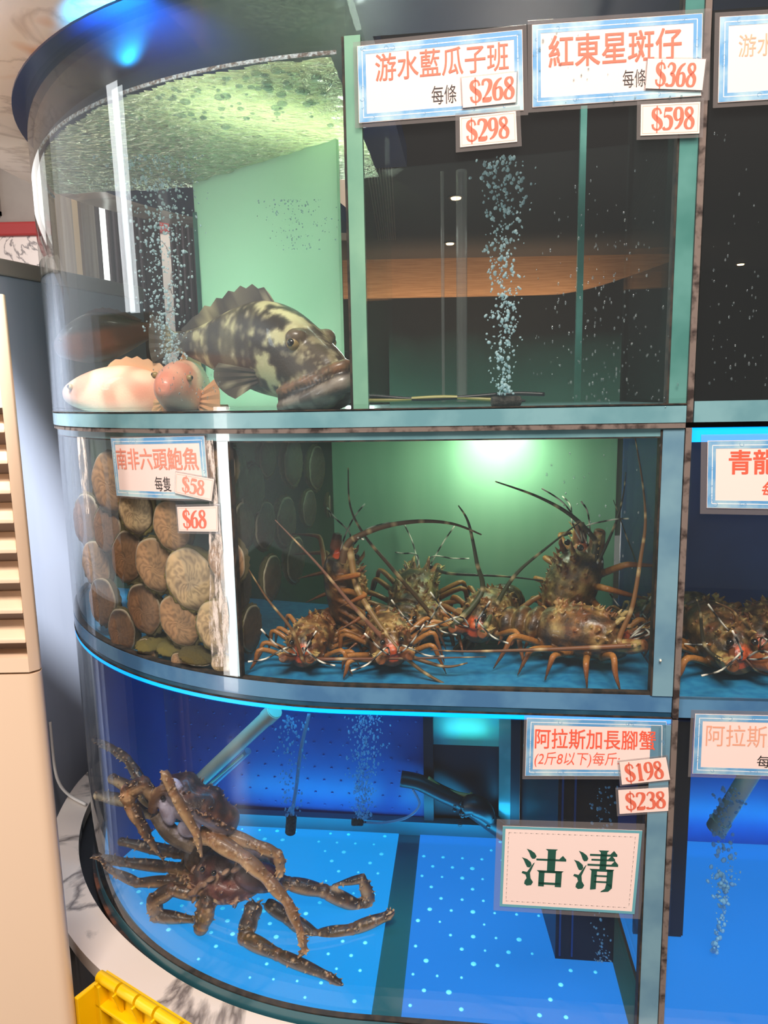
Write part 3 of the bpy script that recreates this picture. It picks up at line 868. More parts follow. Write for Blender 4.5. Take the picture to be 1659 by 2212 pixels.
sign('sign on the lower right tank, faded 阿拉斯加, cut by the picture edge', [(1501, 1541), (1805, 1548), (1802, 1680), (1495, 1670)], 0,
     [('阿拉斯加', .085, .66, .17, .53, 'faded_ink', 0, 0), ('每', .455, .55, .66, .86, 'black_ink', 0, 0)])
sign('sign reading 青龍 in red on the middle right tank of lobsters', [(1528, 952), (1836, 948), (1834, 1102), (1526, 1097)], 0,
     [('青龍', .155, .49, .14, .49, 'red_ink', .022, 0), ('每', .39, .50, .60, .82, 'red_ink', .015, .2)], margin=.009)
price('$268', 'pale tag reading $268 lying over the lower right of the 藍瓜子班 sign', [(997, 170), (1116, 157), (1114, 222), (1000, 234)], OFFU, box=(.15, .96, .12, .86), line=False)
price('$298', 'laminated tag reading $298 hanging below the $268 tag', [(993, 254), (1114, 241), (1117, 307), (994, 319)], OFFU, box=(.12, .86, .14, .84), lift=.0012, margin=.006)
price('$368', 'tilted tag reading $368 stuck over the 紅東星斑仔 sign', [(1399, 128), (1524, 129), (1516, 196), (1394, 192)], OFFU, box=(.16, .86, .13, .90), line=False)
price('$598', 'laminated tag reading $598 below the $368 tag', [(1384, 227), (1512, 221), (1510, 289), (1383, 294)], OFFU, box=(.19, .90, .14, .84), lift=.0012, margin=.005)
price('$58', 'tilted tag reading $58 over the lower right of the abalone sign', [(381, 1020), (464, 1035), (458, 1082), (380, 1065)], 0, box=(.2, .78, .14, .84), ink='pink_ink')
price('$68', 'laminated tag reading $68 on curved glass under the abalone sign', [(384, 1095), (471, 1093), (472, 1148), (388, 1147)], 0, box=(.14, .72, .14, .86), lift=.0012, margin=.004)
price('$198', 'tilted tag reading $198 over the corner of the 阿拉斯加長腳蟹 sign', [(1338, 1646), (1438, 1635), (1447, 1683), (1343, 1694)], 0, box=(.10, .88, .12, .90), line=False, margin=.003)
price('$238', 'laminated tag reading $238 between the $198 tag and the sold-out card', [(1335, 1706), (1443, 1700), (1446, 1750), (1338, 1757)], 0, box=(.14, .92, .14, .86), lift=.0012, margin=.004, line=False)

# the sold-out card, big green brush-cut characters
sh, t, w, h = sheet_base('sold_out_card', 'large white card reading 沽清 in green on the blue crab tank', [(1086, 1783), (1387, 1793), (1370, 1973), (1079, 1956)], 0, None, .01, mm=(.010, .010, .011, .009))
m = MB(); bu, bv = .0045 / w, .0045 / h
for a in ((0, 1, 0, bv), (0, 1, 1 - bv, 1), (0, bu, bv, 1 - bv), (1 - bu, 1, bv, 1 - bv)): sh.rect(m, *a, .0018, .0020)
m.build('border', 'teal_border', t)
m = MB(); k = 0
while k < 46:                                  # dash-dot line
    u = .045 + .91 * k / 46; ln = (.013, .003)[k % 2]
    for v in (.075, .925): sh.rect(m, u, u + ln, v, v + .004, .0019, .0020, 1)
    if k < 30:
        v = .075 + .85 * k / 30; l2 = (.02, .005)[k % 2]
        for u in (.045, .953): sh.rect(m, u, u + .0025, v, v + l2, .0019, .0020, 1)
    k += 1
m.build('dash_line', 'black_ink', t)


def hbar(x0, x1, y, w_=.055): return [(x0, y - w_ / 2), (x0, y + w_ / 2), (x1 - .16, y + w_ / 2), (x1 - .08, y + .12), (x1, y + w_ / 2), (x1, y - w_ / 2)]


def vbar(x0, x1, y0, y1): return [(x0, y0), (x1, y0), (x1, y1 - .04), (x1 + .04, y1), (x0 - .05, y1), (x0, y1 - .05)]
WATER = [[(.10, .97), (.20, .93), (.29, .86), (.33, .78), (.30, .72), (.24, .71), (.20, .76), (.16, .87)],
         [(.00, .74), (.12, .70), (.21, .62), (.23, .54), (.19, .48), (.13, .49), (.09, .57), (.05, .67)],
         [(.27, .60), (.30, .62), (.20, .34), (.22, .20), (.28, .10), (.24, .02), (.14, .00), (.08, .05), (.09, .13), (.13, .20), (.10, .29), (.01, .33), (.03, .38), (.13, .36)]]
GU = WATER + [hbar(.33, 1.0, .70, .05), vbar(.58, .76, .38, .98), vbar(.40, .53, 0, .42), vbar(.78, .92, 0, .42), [(.40, .36), (.92, .36), (.92, .42), (.40, .42)], [(.40, .05), (.92, .05), (.92, .11), (.40, .11)]]
QING = WATER + [hbar(.36, .98, .88, .05), hbar(.40, .94, .76, .045), hbar(.32, 1.02, .63, .05), vbar(.60, .75, .52, 1.0),
                [(.42, .0), (.55, .02), (.55, .50), (.58, .53), (.37, .53), (.42, .48)],
                [(.78, .16), (.92, .06), (.92, .50), (.94, .53), (.75, .53), (.78, .48)], [(.92, .16), (.92, .06), (.84, -.03), (.66, -.05), (.68, -.02), (.76, .04), (.78, .16)],
                [(.42, .47), (.9, .47), (.9, .53), (.42, .53)], [(.5, .335), (.8, .335), (.8, .38), (.5, .38)], [(.5, .185), (.8, .185), (.8, .23), (.5, .23)]]
for ch, u0, u1, v0, v1 in ((GU, .15, .475, .25, .72), (QING, .53, .845, .25, .73)):
    m = MB()
    for poly in ch: sh.quad(m, [(u0 + (u1 - u0) * x, v1 - (v1 - v0) * y) for x, y in poly], .0021)
    m.build('lettering', 'green_ink', t)

# ------------------------------------------------------------------ animals
mat('skin', (128, 128, 128), .42, vcol=True, bump=.25, bscale=220, coat=.15)
mat('fish_skin', (128, 128, 128), .38, vcol=True, bump=.12, bscale=260, coat=.25)
mat('fin', (128, 128, 128), .5, vcol=True)
mat('abalone_foot', (128, 128, 128), .5, vcol=True, bump=.2, bscale=300)
mat('abalone_shell', (88, 70, 46), .75, two=(128, 118, 62), nscale=60, bump=.8, bscale=160)
mat('shell_yellow', (176, 160, 84), .75, two=(120, 104, 58), nscale=70, bump=.8, bscale=160)
mat('eye_ball', (20, 18, 16), .12, coat=.6)
mat('eye_ring', (150, 128, 84), .3)
mat('antenna_skin', (128, 128, 128), .5, vcol=True)
mix = lambda a, b, k: tuple(x + (y - x) * k for x, y in zip(a, b))
nz = lambda p, s: noise.noise(V(p) * s)


def smst(a, b, x): x = max(0, min(1, (x - a) / (b - a))); return x * x * (3 - 2 * x)


# --- fish
def fish(name, label, nose, tail, up, size, colf, secs, mouth=None, voxel=.004, cat='fish', bend=0.0, group=None, eye_at=None, fins=True, fin_col=None, dorsal=(.02, -.17, .03), pect=True, fan=.07):
    """nose and tail in the world; up; sections (x, z, half height, half width) for a fish of unit length 0.5"""
    nose, tail = V(nose), V(tail); f = (nose - tail); ln = f.length; f.normalize()
    sd = V(up).cross(f).normalized(); u = f.cross(sd).normalized(); k = ln / .5; c = (nose + tail) / 2

    def M(x, y, z): return c + f * (x * k) + sd * ((y + bend * (x - .05) ** 2) * k * size) + u * (z * k * size)
    zlo = min(M(x, 0, z - hh).z for x, z, hh, hw in secs)
    t = thing(name, V((c.x, c.y, zlo)), label, cat, group)
    loc = lambda p: ((p - c).dot(f) / k, (p - c).dot(sd) / k / size, (p - c).dot(u) / k / size)
    m = MB(); rs = []; S = crv(secs, 12)
    for x, z, hh, hw in S:
        rs.append([M(x, hw * math.copysign(abs(math.cos(a)) ** .9, math.cos(a)), z + hh * math.copysign(abs(math.sin(a)) ** .95, math.sin(a))) for a in [2 * PI * j / 60 for j in range(60)]])
    m.rings(rs, lambda p: colf(*loc(p)))
    if mouth: mouth(m, M, k)
    m.build('body', 'fish_skin', t, voxel=voxel * k, relax=3)
    fc = fin_col or (lambda x, z: mix(colf(x, .03, .05), (60, 45, 35), .3))

    def fan_fin(nm, root0, root1, tips, th=.0025, ribs=6):
        n = len(tips); m = MB(); a = []; b = []; cols = []
        for i, tp in enumerate(tips):
            r0 = V(root0).lerp(V(root1), i / (n - 1)); a.append(r0); b.append(V(tp))
        nrm = (V(root1) - V(root0)).cross(V(tips[n // 2]) - V(root0)).normalized() * th * k
        rows = []
        for j in range(5):
            for sg in (1,):
                rows.append([a[i].lerp(b[i], j / 4) for i in range(n)])
        for i in range(n - 1):
            ring = []
            for j in range(5):
                q = 1 - .75 * j / 4; w0 = nrm * q * (1.6 if i % 2 else .6); w1 = nrm * q * (.6 if i % 2 else 1.6)
                ring.append([rows[j][i] - w0, rows[j][i + 1] - w1, rows[j][i + 1] + w1, rows[j][i] + w0])
            m.rings(ring, lambda p: fc(loc(p)[0], loc(p)[2] + (loc(p)[0] * 40 % 1) * .004))
        return m.build(nm, 'fin', t, smooth='auto', vcol=True)
    if fins:
        x0, x1, hgt = dorsal; n = 16; tips = []
        top = lambda x: max(z + hh for xx, z, hh, hw in [min(S, key=lambda q: abs(q[0] - x))])
        ts = []; rt = []
        for i in range(n):
            x = x0 + (x1 - x0) * i / (n - 1); g = math.sin(PI * min(1, (i + 1.5) / n)) ** .5
            rt.append(M(x, 0, top(x) - .006)); ts.append(M(x - .018, 0, top(x) + hgt * g * (1.0 if i % 2 else .74)))
        m = MB(); nr = sd * .0022 * k
        for i in range(n - 1):
            m.rings([[rt[i] - nr, rt[i + 1] - nr, rt[i + 1] + nr, rt[i] + nr], [ts[i] - nr * .3, ts[i + 1] - nr * .3, ts[i + 1] + nr * .3, ts[i] + nr * .3]], lambda p: fc(loc(p)[0], loc(p)[2]))
        m.build('dorsal_fin', 'fin', t, smooth='auto', vcol=True)
        xe = secs[0][0]; ze = secs[0][1]
        fan_fin('tail_fin', M(xe + .006, 0, ze + .02), M(xe + .006, 0, ze - .02), [M(xe - fan * (1 - .25 * abs(q) ** 2 + .12 * abs(q)), 0, ze + q * fan * .95) for q in [1 - 2 * i / 10 for i in range(11)]])
        if pect:
            for sg in (-1, 1):
                fan_fin('pectoral_fin', M(.07, .056 * sg, -.035), M(.065, .05 * sg, -.065), [M(.07 - .085 * math.cos(q), (.075 + .035 * math.cos(q)) * sg, -.055 - .06 * math.sin(q)) for q in [-.5 + 1.6 * i / 8 for i in range(9)]])
    for ex, ey, ez, er in eye_at or ():
        for sg in (-1, 1):
            p = M(ex, ey * sg, ez); o_ = (sd * sg + u * .25 + f * .25).normalized(); er_ = er * k
            m = MB(); m.ball(p, er_, V((0, er_, 0)), V((0, 0, er_)), 16, 10) if False else m.ball(p, V((er_, 0, 0)), V((0, er_, 0)), V((0, 0, er_)), 16, 10)
            e_ = m.build('eye', 'eye_ring', t, smooth=True)
            m = MB(); q = p + o_ * er_ * .5; r2 = er_ * .66; m.ball(q, V((r2, 0, 0)), V((0, r2, 0)), V((0, 0, r2)), 14, 8)
            m.build('pupil', 'eye_ball', e_, smooth=True)
    return t


def grouper_col(x, y, z):
    dark, lite, mid = (46, 38, 31), (188, 182, 138), (92, 76, 60)
    n = nz((x * 1.0, y * 1.0, z * 1.0 + 3), 24) + .5 * nz((x, y, z), 62)
    c = mix(dark, lite, smst(.10, .22, n))
    band = math.sin(x * 62 + z * 9) * .5 + .5
    if x < .05: c = mix(mix(c, lite, .35), dark, smst(.35, .8, band) * .8)
    if x > .12: c = mix(c, mid, smst(.12, .20, x) * .62)
    c = mix(c, (140, 126, 96), smst(-.05, -.10, z) * .45)
    if nz((x, y, z), 190) > .42: c = mix(c, (216, 208, 170), .7)
    return c


def grouper_mouth(m, M, k):
    lipc = lambda p: mix((120, 92, 72), (70, 58, 48), smst(-.2, .4, nz(p, 90)))
    dark = (30, 22, 18)
    grey = lambda p: mix((142, 130, 118), (88, 76, 68), smst(-.25, .35, nz(p, 60)))
    for z_, r_, dx, cf in ((.004, .0115, .004, lambda p: mix((146, 104, 76), (104, 78, 58), smst(-.3, .3, nz(p, 80)))), (-.0115, .0085, .0075, lambda p: dark), (-.031, .0185, .013, grey)):
        P = []
        for i in range(41):
            a = -1 + i / 20; P.append(M(.262 + dx - .135 * abs(a) ** 1.9, .066 * math.sin(a * 1.45), z_ - .080 * abs(a) ** 1.5))
        m.tube(P, [r_ * k * (.72 + .28 * math.cos(2.2 * (-1 + i / 20))) for i in range(41)], 16, cf)
    jaw = [(.15, 0, -.085, .045), (.19, 0, -.078, .042), (.235, 0, -.062, .034), (.262, 0, -.048, .022)]
    for sg in (-.5, .5):
        m.tube([M(x, sg * .045, z) for x, _, z, r in jaw], [r * k * .9 for *_, r in jaw], 12, lambda p: mix(mix((128, 116, 98), (78, 68, 58), smst(-.2, .3, nz(p, 45))), (196, 188, 150), smst(.25, .4, nz(p, 70))))
    for sg in (-1, 1):                          # brow ridge over the eye and gill-cover edge
        m.ball(M(.165, .050 * sg, .052), (.020 * k, 0, 0), (0, .018 * k, 0), (0, 0, .018 * k), 10, 8, (96, 80, 62))
        P = [M(.045 + .03 * math.sin(q), (.064 - .012 * abs(q - .3)) * sg, .05 - .125 * (q + .6) / 1.9) for q in [-.6 + .19 * i for i in range(11)]]
        m.tube(P, .0055 * k, 6, (70, 58, 46))


SEC = [(-.225, .0, .026, .012), (-.16, .0, .044, .024), (-.06, .010, .088, .05), (.02, .014, .112, .064), (.09, .008, .110, .072), (.15, -.006, .094, .070), (.20, -.018, .072, .060), (.238, -.022, .050, .047), (.258, -.024, .028, .034), (.266, -.024, .010, .014)]
n_ = at_y(746, 790, 1.185); tl = at_y(388, 735, 1.46)
fish('grouper', 'large dark mottled grouper with cream blotches and a drooping mouth facing right', n_, tl, (.05, -.10, 1), .80, grouper_col, SEC, grouper_mouth,
     eye_at=[(.168, .060, .040, .0125)], bend=-.5, dorsal=(.06, -.19, .045), voxel=.0034)
pink = lambda x, y, z: mix(mix((240, 186, 156), (222, 146, 120), smst(-.2, .35, nz((x, y, z), 14))), (240, 206, 178), smst(.0, -.07, z))
SECP = [(-.24, .0, .02, .010), (-.17, .0, .036, .022), (-.06, .004, .066, .044), (.03, .004, .076, .054), (.11, .0, .070, .052), (.18, -.004, .052, .042), (.235, -.010, .030, .026), (.252, -.012, .012, .012)]
fish('coral_fish', 'pale pink fish lying at left along the curved glass, back fin folded', at_y(150, 842, 1.60), at_y(452, 868, 1.40), (-.1, 0, 1), .92, pink, SECP, bend=.25,
     fin_col=lambda x, z: (228, 172, 128), dorsal=(.10, -.20, .028), eye_at=[(.19, .040, .014, .008)], pect=False, group=None)
fish('coral_fish', 'pale pink fish facing the viewer between the other pink fish and grouper', at_y(352, 826, 1.27), at_y(455, 862, 1.62), (.1, 0, 1), 1.02, lambda x, y, z: mix(pink(x, y, z), (226, 132, 112), smst(.12, .24, x) * .55), SECP,
     fin_col=lambda x, z: (226, 166, 120), dorsal=(.12, -.20, .035), eye_at=[(.175, .043, .022, .009)])
brown = lambda x, y, z: mix(mix((134, 74, 52), (100, 56, 42), smst(-.3, .3, nz((x, y, z), 10))), (26, 26, 28), smst(.018, .045, z))
fish('brown_fish', 'dark backed red-brown fish hovering behind the bubbles, tail to the right', at_y(120, 745, 1.68), at_y(336, 712, 1.66), (.05, -.2, 1), 1.5, brown, SECP, fin_col=lambda x, z: (64, 42, 36), dorsal=(.08, -.18, .012), eye_at=[(.19, .04, .014, .008)], pect=False, fan=.05)


# --- abalones
def abalone_proto(kind):
    """sole faces +Z, long axis Y, unit half length 1"""
    rnd = random.Random(kind); ph = rnd.uniform(0, 6); fr = (15, 20, 24, 17)[kind]; W_ = (.66, .64, .72, .62)[kind]
    m = MB(); nu, nr = 56, 12; vs_ = []; tone = ((172, 130, 90), (136, 98, 68), (204, 172, 128), (84, 64, 48))[kind]  # last tone is darkened to paint shade on the partition abalones
    cols = []
    for r in range(nr + 1):
        for j in range(nu):
            a = 2 * PI * j / nu; q = r / nr
            egg = 1 + .08 * math.sin(a) - .05 * math.cos(2 * a + ph) + .018 * math.sin(7 * a + ph) * (q > .7)
            x = W_ * q * math.cos(a) * egg; y = q * math.sin(a) * egg
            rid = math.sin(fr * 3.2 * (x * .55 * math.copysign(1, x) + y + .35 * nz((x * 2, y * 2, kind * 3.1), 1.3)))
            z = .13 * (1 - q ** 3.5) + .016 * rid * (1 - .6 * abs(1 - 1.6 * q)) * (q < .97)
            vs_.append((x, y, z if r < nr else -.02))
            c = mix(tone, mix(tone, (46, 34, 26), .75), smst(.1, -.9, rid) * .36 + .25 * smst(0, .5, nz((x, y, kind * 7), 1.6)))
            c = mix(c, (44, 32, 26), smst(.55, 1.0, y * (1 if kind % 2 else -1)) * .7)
            if q > .96: c = (196, 178, 150)
            cols.append(c)
    fs = []
    for r in range(nr):
        for j in range(nu):
            k = (j + 1) % nu; fs.append((r * nu + j, r * nu + k, (r + 1) * nu + k, (r + 1) * nu + j))
    b = len(vs_)
    for j in range(nu):
        x, y, z = vs_[nr * nu + j]; vs_.append((x * .8, y * .8, -.2)); cols.append((60, 46, 36))
    for j in range(nu):
        k = (j + 1) % nu; fs.append((nr * nu + j, nr * nu + k, b + k, b + j))
    fs.append(tuple(range(b, b + nu))); m.add(vs_, fs); m.c = cols
    foot = m.mesh('abalone_foot', ['abalone_foot'], True, True)
    m = MB(); rs = []
    for q, z in ((1.03, -.05), (1.13, -.1), (1.1, -.2), (.9, -.36), (.55, -.5), (.12, -.56)):
        rs.append([(W_ * q * math.cos(a) * (1 + .035 * math.sin(23 * a) * (q > 1)) + .04, q * math.sin(a) * (1 + .035 * math.cos(19 * a) * (q > 1)) + .05, z + .03 * math.sin(17 * a + 9 * q)) for a in [2 * PI * j / 64 for j in range(64)]])
    m.rings(rs); shell = m.mesh('abalone_shell', ['abalone_shell' if kind != 2 else 'shell_yellow'], True)
    return foot, shell


AB = [abalone_proto(k) for k in range(4)]
_fo, _sh = [], []
for k in range(4):
    a = bpy.data.objects.new('abalone', AB[k][0]); b = bpy.data.objects.new('shell', AB[k][1]); _fo.append(a); _sh.append(b)


def abalone(p, nrm, upv, half, rot, kind, label, group, wf=1.0):
    f = _fo[kind].copy(); s = _sh[kind].copy(); COL.objects.link(f); COL.objects.link(s); s.parent = f
    z = V(nrm).normalized(); y = (V(upv) - z * V(upv).dot(z)).normalized(); x = y.cross(z)
    r = Matrix.Rotation(math.radians(rot), 3, z); x, y = r @ x, r @ y
    mm = Matrix((x * half * wf, y * half, z * half)).transposed().to_4x4(); mm.translation = p
    f.matrix_world = mm; tag(f, label, 'abalone', group); return f


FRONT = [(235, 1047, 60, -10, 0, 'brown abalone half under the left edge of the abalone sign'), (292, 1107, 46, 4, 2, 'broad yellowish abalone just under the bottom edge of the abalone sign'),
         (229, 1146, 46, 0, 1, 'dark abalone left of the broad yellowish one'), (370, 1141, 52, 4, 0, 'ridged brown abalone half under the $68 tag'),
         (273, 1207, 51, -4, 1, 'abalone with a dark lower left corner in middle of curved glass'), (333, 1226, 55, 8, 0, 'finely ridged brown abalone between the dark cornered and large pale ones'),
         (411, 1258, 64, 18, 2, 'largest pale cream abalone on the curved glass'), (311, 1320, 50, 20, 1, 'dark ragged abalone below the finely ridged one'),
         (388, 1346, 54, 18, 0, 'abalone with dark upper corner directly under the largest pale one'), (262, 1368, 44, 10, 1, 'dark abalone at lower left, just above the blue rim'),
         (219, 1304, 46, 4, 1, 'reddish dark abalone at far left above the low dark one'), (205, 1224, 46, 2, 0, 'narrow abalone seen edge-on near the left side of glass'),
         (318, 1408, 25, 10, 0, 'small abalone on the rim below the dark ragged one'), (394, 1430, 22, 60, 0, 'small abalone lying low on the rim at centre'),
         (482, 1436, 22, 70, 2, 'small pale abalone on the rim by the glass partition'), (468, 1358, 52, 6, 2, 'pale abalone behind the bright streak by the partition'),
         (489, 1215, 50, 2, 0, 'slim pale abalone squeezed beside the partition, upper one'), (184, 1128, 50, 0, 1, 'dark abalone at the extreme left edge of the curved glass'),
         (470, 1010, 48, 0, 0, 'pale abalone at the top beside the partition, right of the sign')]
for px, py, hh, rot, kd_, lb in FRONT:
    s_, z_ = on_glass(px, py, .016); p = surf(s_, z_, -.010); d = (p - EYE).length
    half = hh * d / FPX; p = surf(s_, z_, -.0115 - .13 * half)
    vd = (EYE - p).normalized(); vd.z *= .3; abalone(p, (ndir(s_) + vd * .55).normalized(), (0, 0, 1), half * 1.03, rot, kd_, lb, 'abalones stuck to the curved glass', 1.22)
pa, pb = pp, P2(sp + .09, .46); pdir = (pb - pa); pdir.normalize(); pn = V((pdir.y, -pdir.x, 0))
PART = [(591, 990, 42, 0, 1, 'dark abalone at top of the partition, third from the front'), (647, 1002, 50, 4, 0, 'olive abalone at the top of the partition, fourth from front'),
        (561, 1064, 56, -8, 1, 'dark pointed abalone on partition under the top dark one'), (587, 1139, 50, -6, 0, 'olive abalone in the middle of the partition'),
        (632, 1131, 52, 3, 1, 'darkest abalone in the middle of the partition'), (540, 1141, 52, 4, 0, 'pale olive abalone on partition near the front glass'),
        (601, 1251, 46, 0, 0, 'olive abalone low on partition, below the middle pair'), (652, 1213, 48, 2, 1, 'brown abalone behind the long antenna, right of middle pair'),
        (557, 1362, 48, 0, 1, 'large dark abalone at the foot of the partition'), (736, 1089, 42, 0, 0, 'grey abalone farthest back on the partition, lower'),
        (697, 1014, 46, 3, 1, 'dark abalone near the back top of the partition'), (738, 985, 40, 0, 1, 'dark abalone farthest back on the partition, upper'),
        (680, 1101, 38, 5, 0, 'abalone with a hairy edge near the back of the partition'), (522, 1035, 62, 0, 1, 'narrow dark abalone at the front top of the partition'),
        (533, 1276, 52, 0, 1, 'narrow dark abalone low at the front of the partition')]
for px, py, hh, rot, kd_, lb in PART:
    d = ray(px, py); k = (pa - EYE).dot(pn) / d.dot(pn); p = EYE + d * k; half = hh * k * d.length / FPX
    abalone(p - pn * (.006 + .13 * half), pn, (0, 0, 1), half, rot, 3, lb, 'abalones on the partition', 1.45)
for px, py, hh, rot, kd_, lb in ((333, 1392, 34, 60, 2, 'yellow-edged abalone shell lying on the tank floor'), (377, 1404, 34, 95, 2, 'bright yellow crusty abalone shell on the tank floor'), (425, 1420, 38, 110, 0, 'brown abalone lying flat on the floor near partition')):
    p = at_z(px, py, -.448); abalone(p, (0, .35, -1), (0, 1, .2), hh * (p - EYE).length / FPX, rot, kd_, lb, 'abalones lying on the floor')
# a yellow-green crusted stretch of wall seen between the abalones

# --- spiny lobsters
OLV, RST, PAL, ORG, DKB = (66, 54, 24), (112, 58, 26), (190, 160, 98), (216, 84, 36), (28, 20, 12)


def shellcol(p, red=0):
    c = mix(mix(OLV, RST, red), DKB, smst(-.1, .3, nz(p, 60) + .6 * nz(p, 150)) * .85)
    if nz(p, 210) > .36: c = mix(c, PAL, .85)
    return c


def lobster(label, pos, fwd, up, k=1.0, red=.25, curl=1.0, ants=(), legs_spread=1.0, group='spiny lobsters of the middle left tank', seed=0, floor_z=None):
    """pos: middle of the carapace; fwd/up in tank axes (s, t, z)"""
    tv = lambda a: (DS * a[0] + NI * a[1] + V((0, 0, a[2])))
    f = tv(fwd).normalized(); sd = tv(up).cross(f).normalized(); u = f.cross(sd).normalized(); c = V(pos); rnd = random.Random(seed)

    def M(x, y, z): return c + (f * x + sd * y + u * z) * k
    m = MB(); cf = lambda p: shellcol(p, red)
    S = [(-.055, .0, .030, .034), (-.03, .004, .036, .040), (.01, .006, .040, .042), (.04, .004, .036, .038), (.06, .0, .028, .030), (.074, -.004, .016, .020)]
    m.rings([[M(x, hw * math.cos(a), z + hh * math.sin(a)) for a in [2 * PI * j / 20 for j in range(20)]] for x, z, hh, hw in crv(S, 3)], cf)
    x, z, ang = -.055, .0, 0.0                   # abdomen: overlapping rings curling under
    for i in range(6):
        ang += (.10 + .16 * i) * curl * .55; dx, dz = -math.cos(ang), -math.sin(ang); w_ = .036 - .0028 * i
        nx, nz_ = x + dx * .023, z + dz * .023; cx_, cz_ = (x + nx) / 2, (z + nz_) / 2; tx, tz = dz, -dx
        m.ball(M(cx_, 0, cz_), (f * dx + u * dz) * .0165 * k, sd * w_ * k, (f * tx + u * tz) * w_ * .86 * k, 18, 10,
               lambda p, i=i: mix(cf(p), PAL, .55 if abs((p - M(cx_, 0, cz_)).dot(f * dx + u * dz) / k - .010) < .0035 else 0))
        for sg in (-1, 1): m.cone(M(cx_, sg * w_ * .85, cz_ - .008), M(cx_ - .006, sg * (w_ + .008), cz_ - .026), .006 * k, .001, 6, RST)
        x, z = nx, nz_
    ex, ez = -math.cos(ang + .3 * curl), -math.sin(ang + .3 * curl)
    for j in range(-2, 3):                       # tail fan
        b = j * .42; d3 = (f * ex + u * ez) * math.cos(b) + sd * math.sin(b)
        m.ball(M(x, 0, z) + d3 * .026 * k, d3 * .030 * k, (sd * math.cos(b) - (f * ex + u * ez) * math.sin(b)) * .0125 * k, (f * ez - u * ex) * .0045 * k, 12, 6, lambda p: mix(cf(p), (60, 80, 60), .3))
    # legs: five a side, jointed
    for sg in (-1, 1):
        for i in range(5):
            a = (.62 - .36 * i) + rnd.uniform(-.12, .12); o = legs_spread * rnd.uniform(.9, 1.1); x0 = .042 - .021 * i
            kn = (x0 + math.sin(a) * .05, sg * (.03 + .052 * math.cos(a) * o), .004 + rnd.uniform(-.01, .012)); ft = (kn[0] + math.sin(a) * .035, kn[1] + sg * .022 * o, -.052 + rnd.uniform(-.008, .004)); mid = (kn[0] * .6 + ft[0] * .4, kn[1] + sg * .012, -.012)
            P = [M(x0, sg * .022, -.022), M(*kn), M(*mid), M(*ft)]
            if floor_z is not None: P = [V((p.x, p.y, max(p.z, floor_z + .003))) for p in P]
            m.tube(P, [.0060 * k, .0050 * k, .0042 * k, .0012 * k], 7, [(120, 70, 30), (172, 112, 52), (134, 74, 28), (80, 50, 24)], smooth=4)
    for sg in (-1, 1):                           # antenna bases, brow horns, spines
        m.tube([M(.055, sg * .018, .0), M(.085, sg * .022, .006), M(.105, sg * .026, .014)], [.0125 * k, .0115 * k, .0085 * k], 10, lambda p: mix((150, 84, 46), (96, 60, 34), smst(0, .3, nz(p, 90))))
        for q in range(4): m.cone(M(.066 + .010 * q, sg * (.030 + .001 * q), .006 + .003 * q), M(.072 + .010 * q, sg * (.041 + .001 * q), .014 + .003 * q), .003 * k, .0004, 5, PAL)
        m.tube([M(.052, sg * .013, .026), M(.066, sg * .014, .043), M(.078, sg * .013, .048)], [.0055 * k, .0038 * k, .0006], 7, lambda p: mix(PAL, RST, smst(-.2, .2, nz(p, 120))))
    m.ball(M(.066, 0, .008), f * .012 * k, sd * .013 * k, u * .010 * k, 12, 8, ORG)
    for i in range(64):
        a = rnd.uniform(.25, PI - .25); xx = rnd.uniform(-.045, .055); hw, hh = .040, .040
        p0 = (xx, hw * .93 * math.cos(a), .004 + hh * .93 * math.sin(a)); m.cone(M(*p0), M(xx + .006, p0[1] * 1.24, p0[2] * 1.26), .0036 * k, .0008, 5, mix(PAL, RST, rnd.random()))
    zmin = min(p.z for p in m.v)
    t = thing('spiny_lobster', V((c.x, c.y, zmin)), label, 'lobster', group)
    m.build('body', 'skin', t, voxel=.0021)
    for sg in (-1, 1):
        e_ = MB(); e_.ball(M(.070, sg * .0165, .029), f * .0052 * k, sd * .0052 * k, u * .0052 * k, 12, 8); e_.build('eye', 'eye_ball', t, smooth=True)
    tip = {1: M(.104, .026, .014), -1: M(.104, -.026, .014)}
    for pts, r0, colr in ants:                   # the long whip antennae, ringed
        P = [at_t(px, py, t_) for px, py, t_ in pts]; sg = 1 if (P[0] - tip[1]).length < (P[0] - tip[-1]).length else -1
        P = [tip[sg]] + P if (P[0] - tip[sg]).length > .004 else P
        q = crv([tuple(p) for p in P], 9); n = len(q); rad = [max(r0 * (1 - .84 * i / (n - 1)), .0008) for i in range(n)]
        cl = [mix(colr, (206, 178, 126), .8) if i % 7 == 3 else mix(colr, (24, 20, 14), .35 * i / n) for i in range(n)]
        a_ = MB(); a_.tube(q, rad, 7, cl); a_.build('antenna', 'antenna_skin', t, smooth=True, vcol=True)
    for sg in (-1, 1):                           # antennules, black and white ringed
        for w_ in (0, 1):
            P = crv([M(.074, sg * .007, .006), M(.10, sg * .014, .022 + .012 * w_), M(.125, sg * (.030 + .02 * w_), .052 - .03 * w_), M(.135, sg * (.05 + .03 * w_), .085 - .065 * w_)], 5)
            cl = [(222, 214, 196) if (i // 2) % 2 else (30, 24, 20) for i in range(len(P))]
            a_ = MB(); a_.tube(P, [.0016] * len(P), 5, cl); a_.build('antennule', 'antenna_skin', t, smooth=True, vcol=True)
    return t


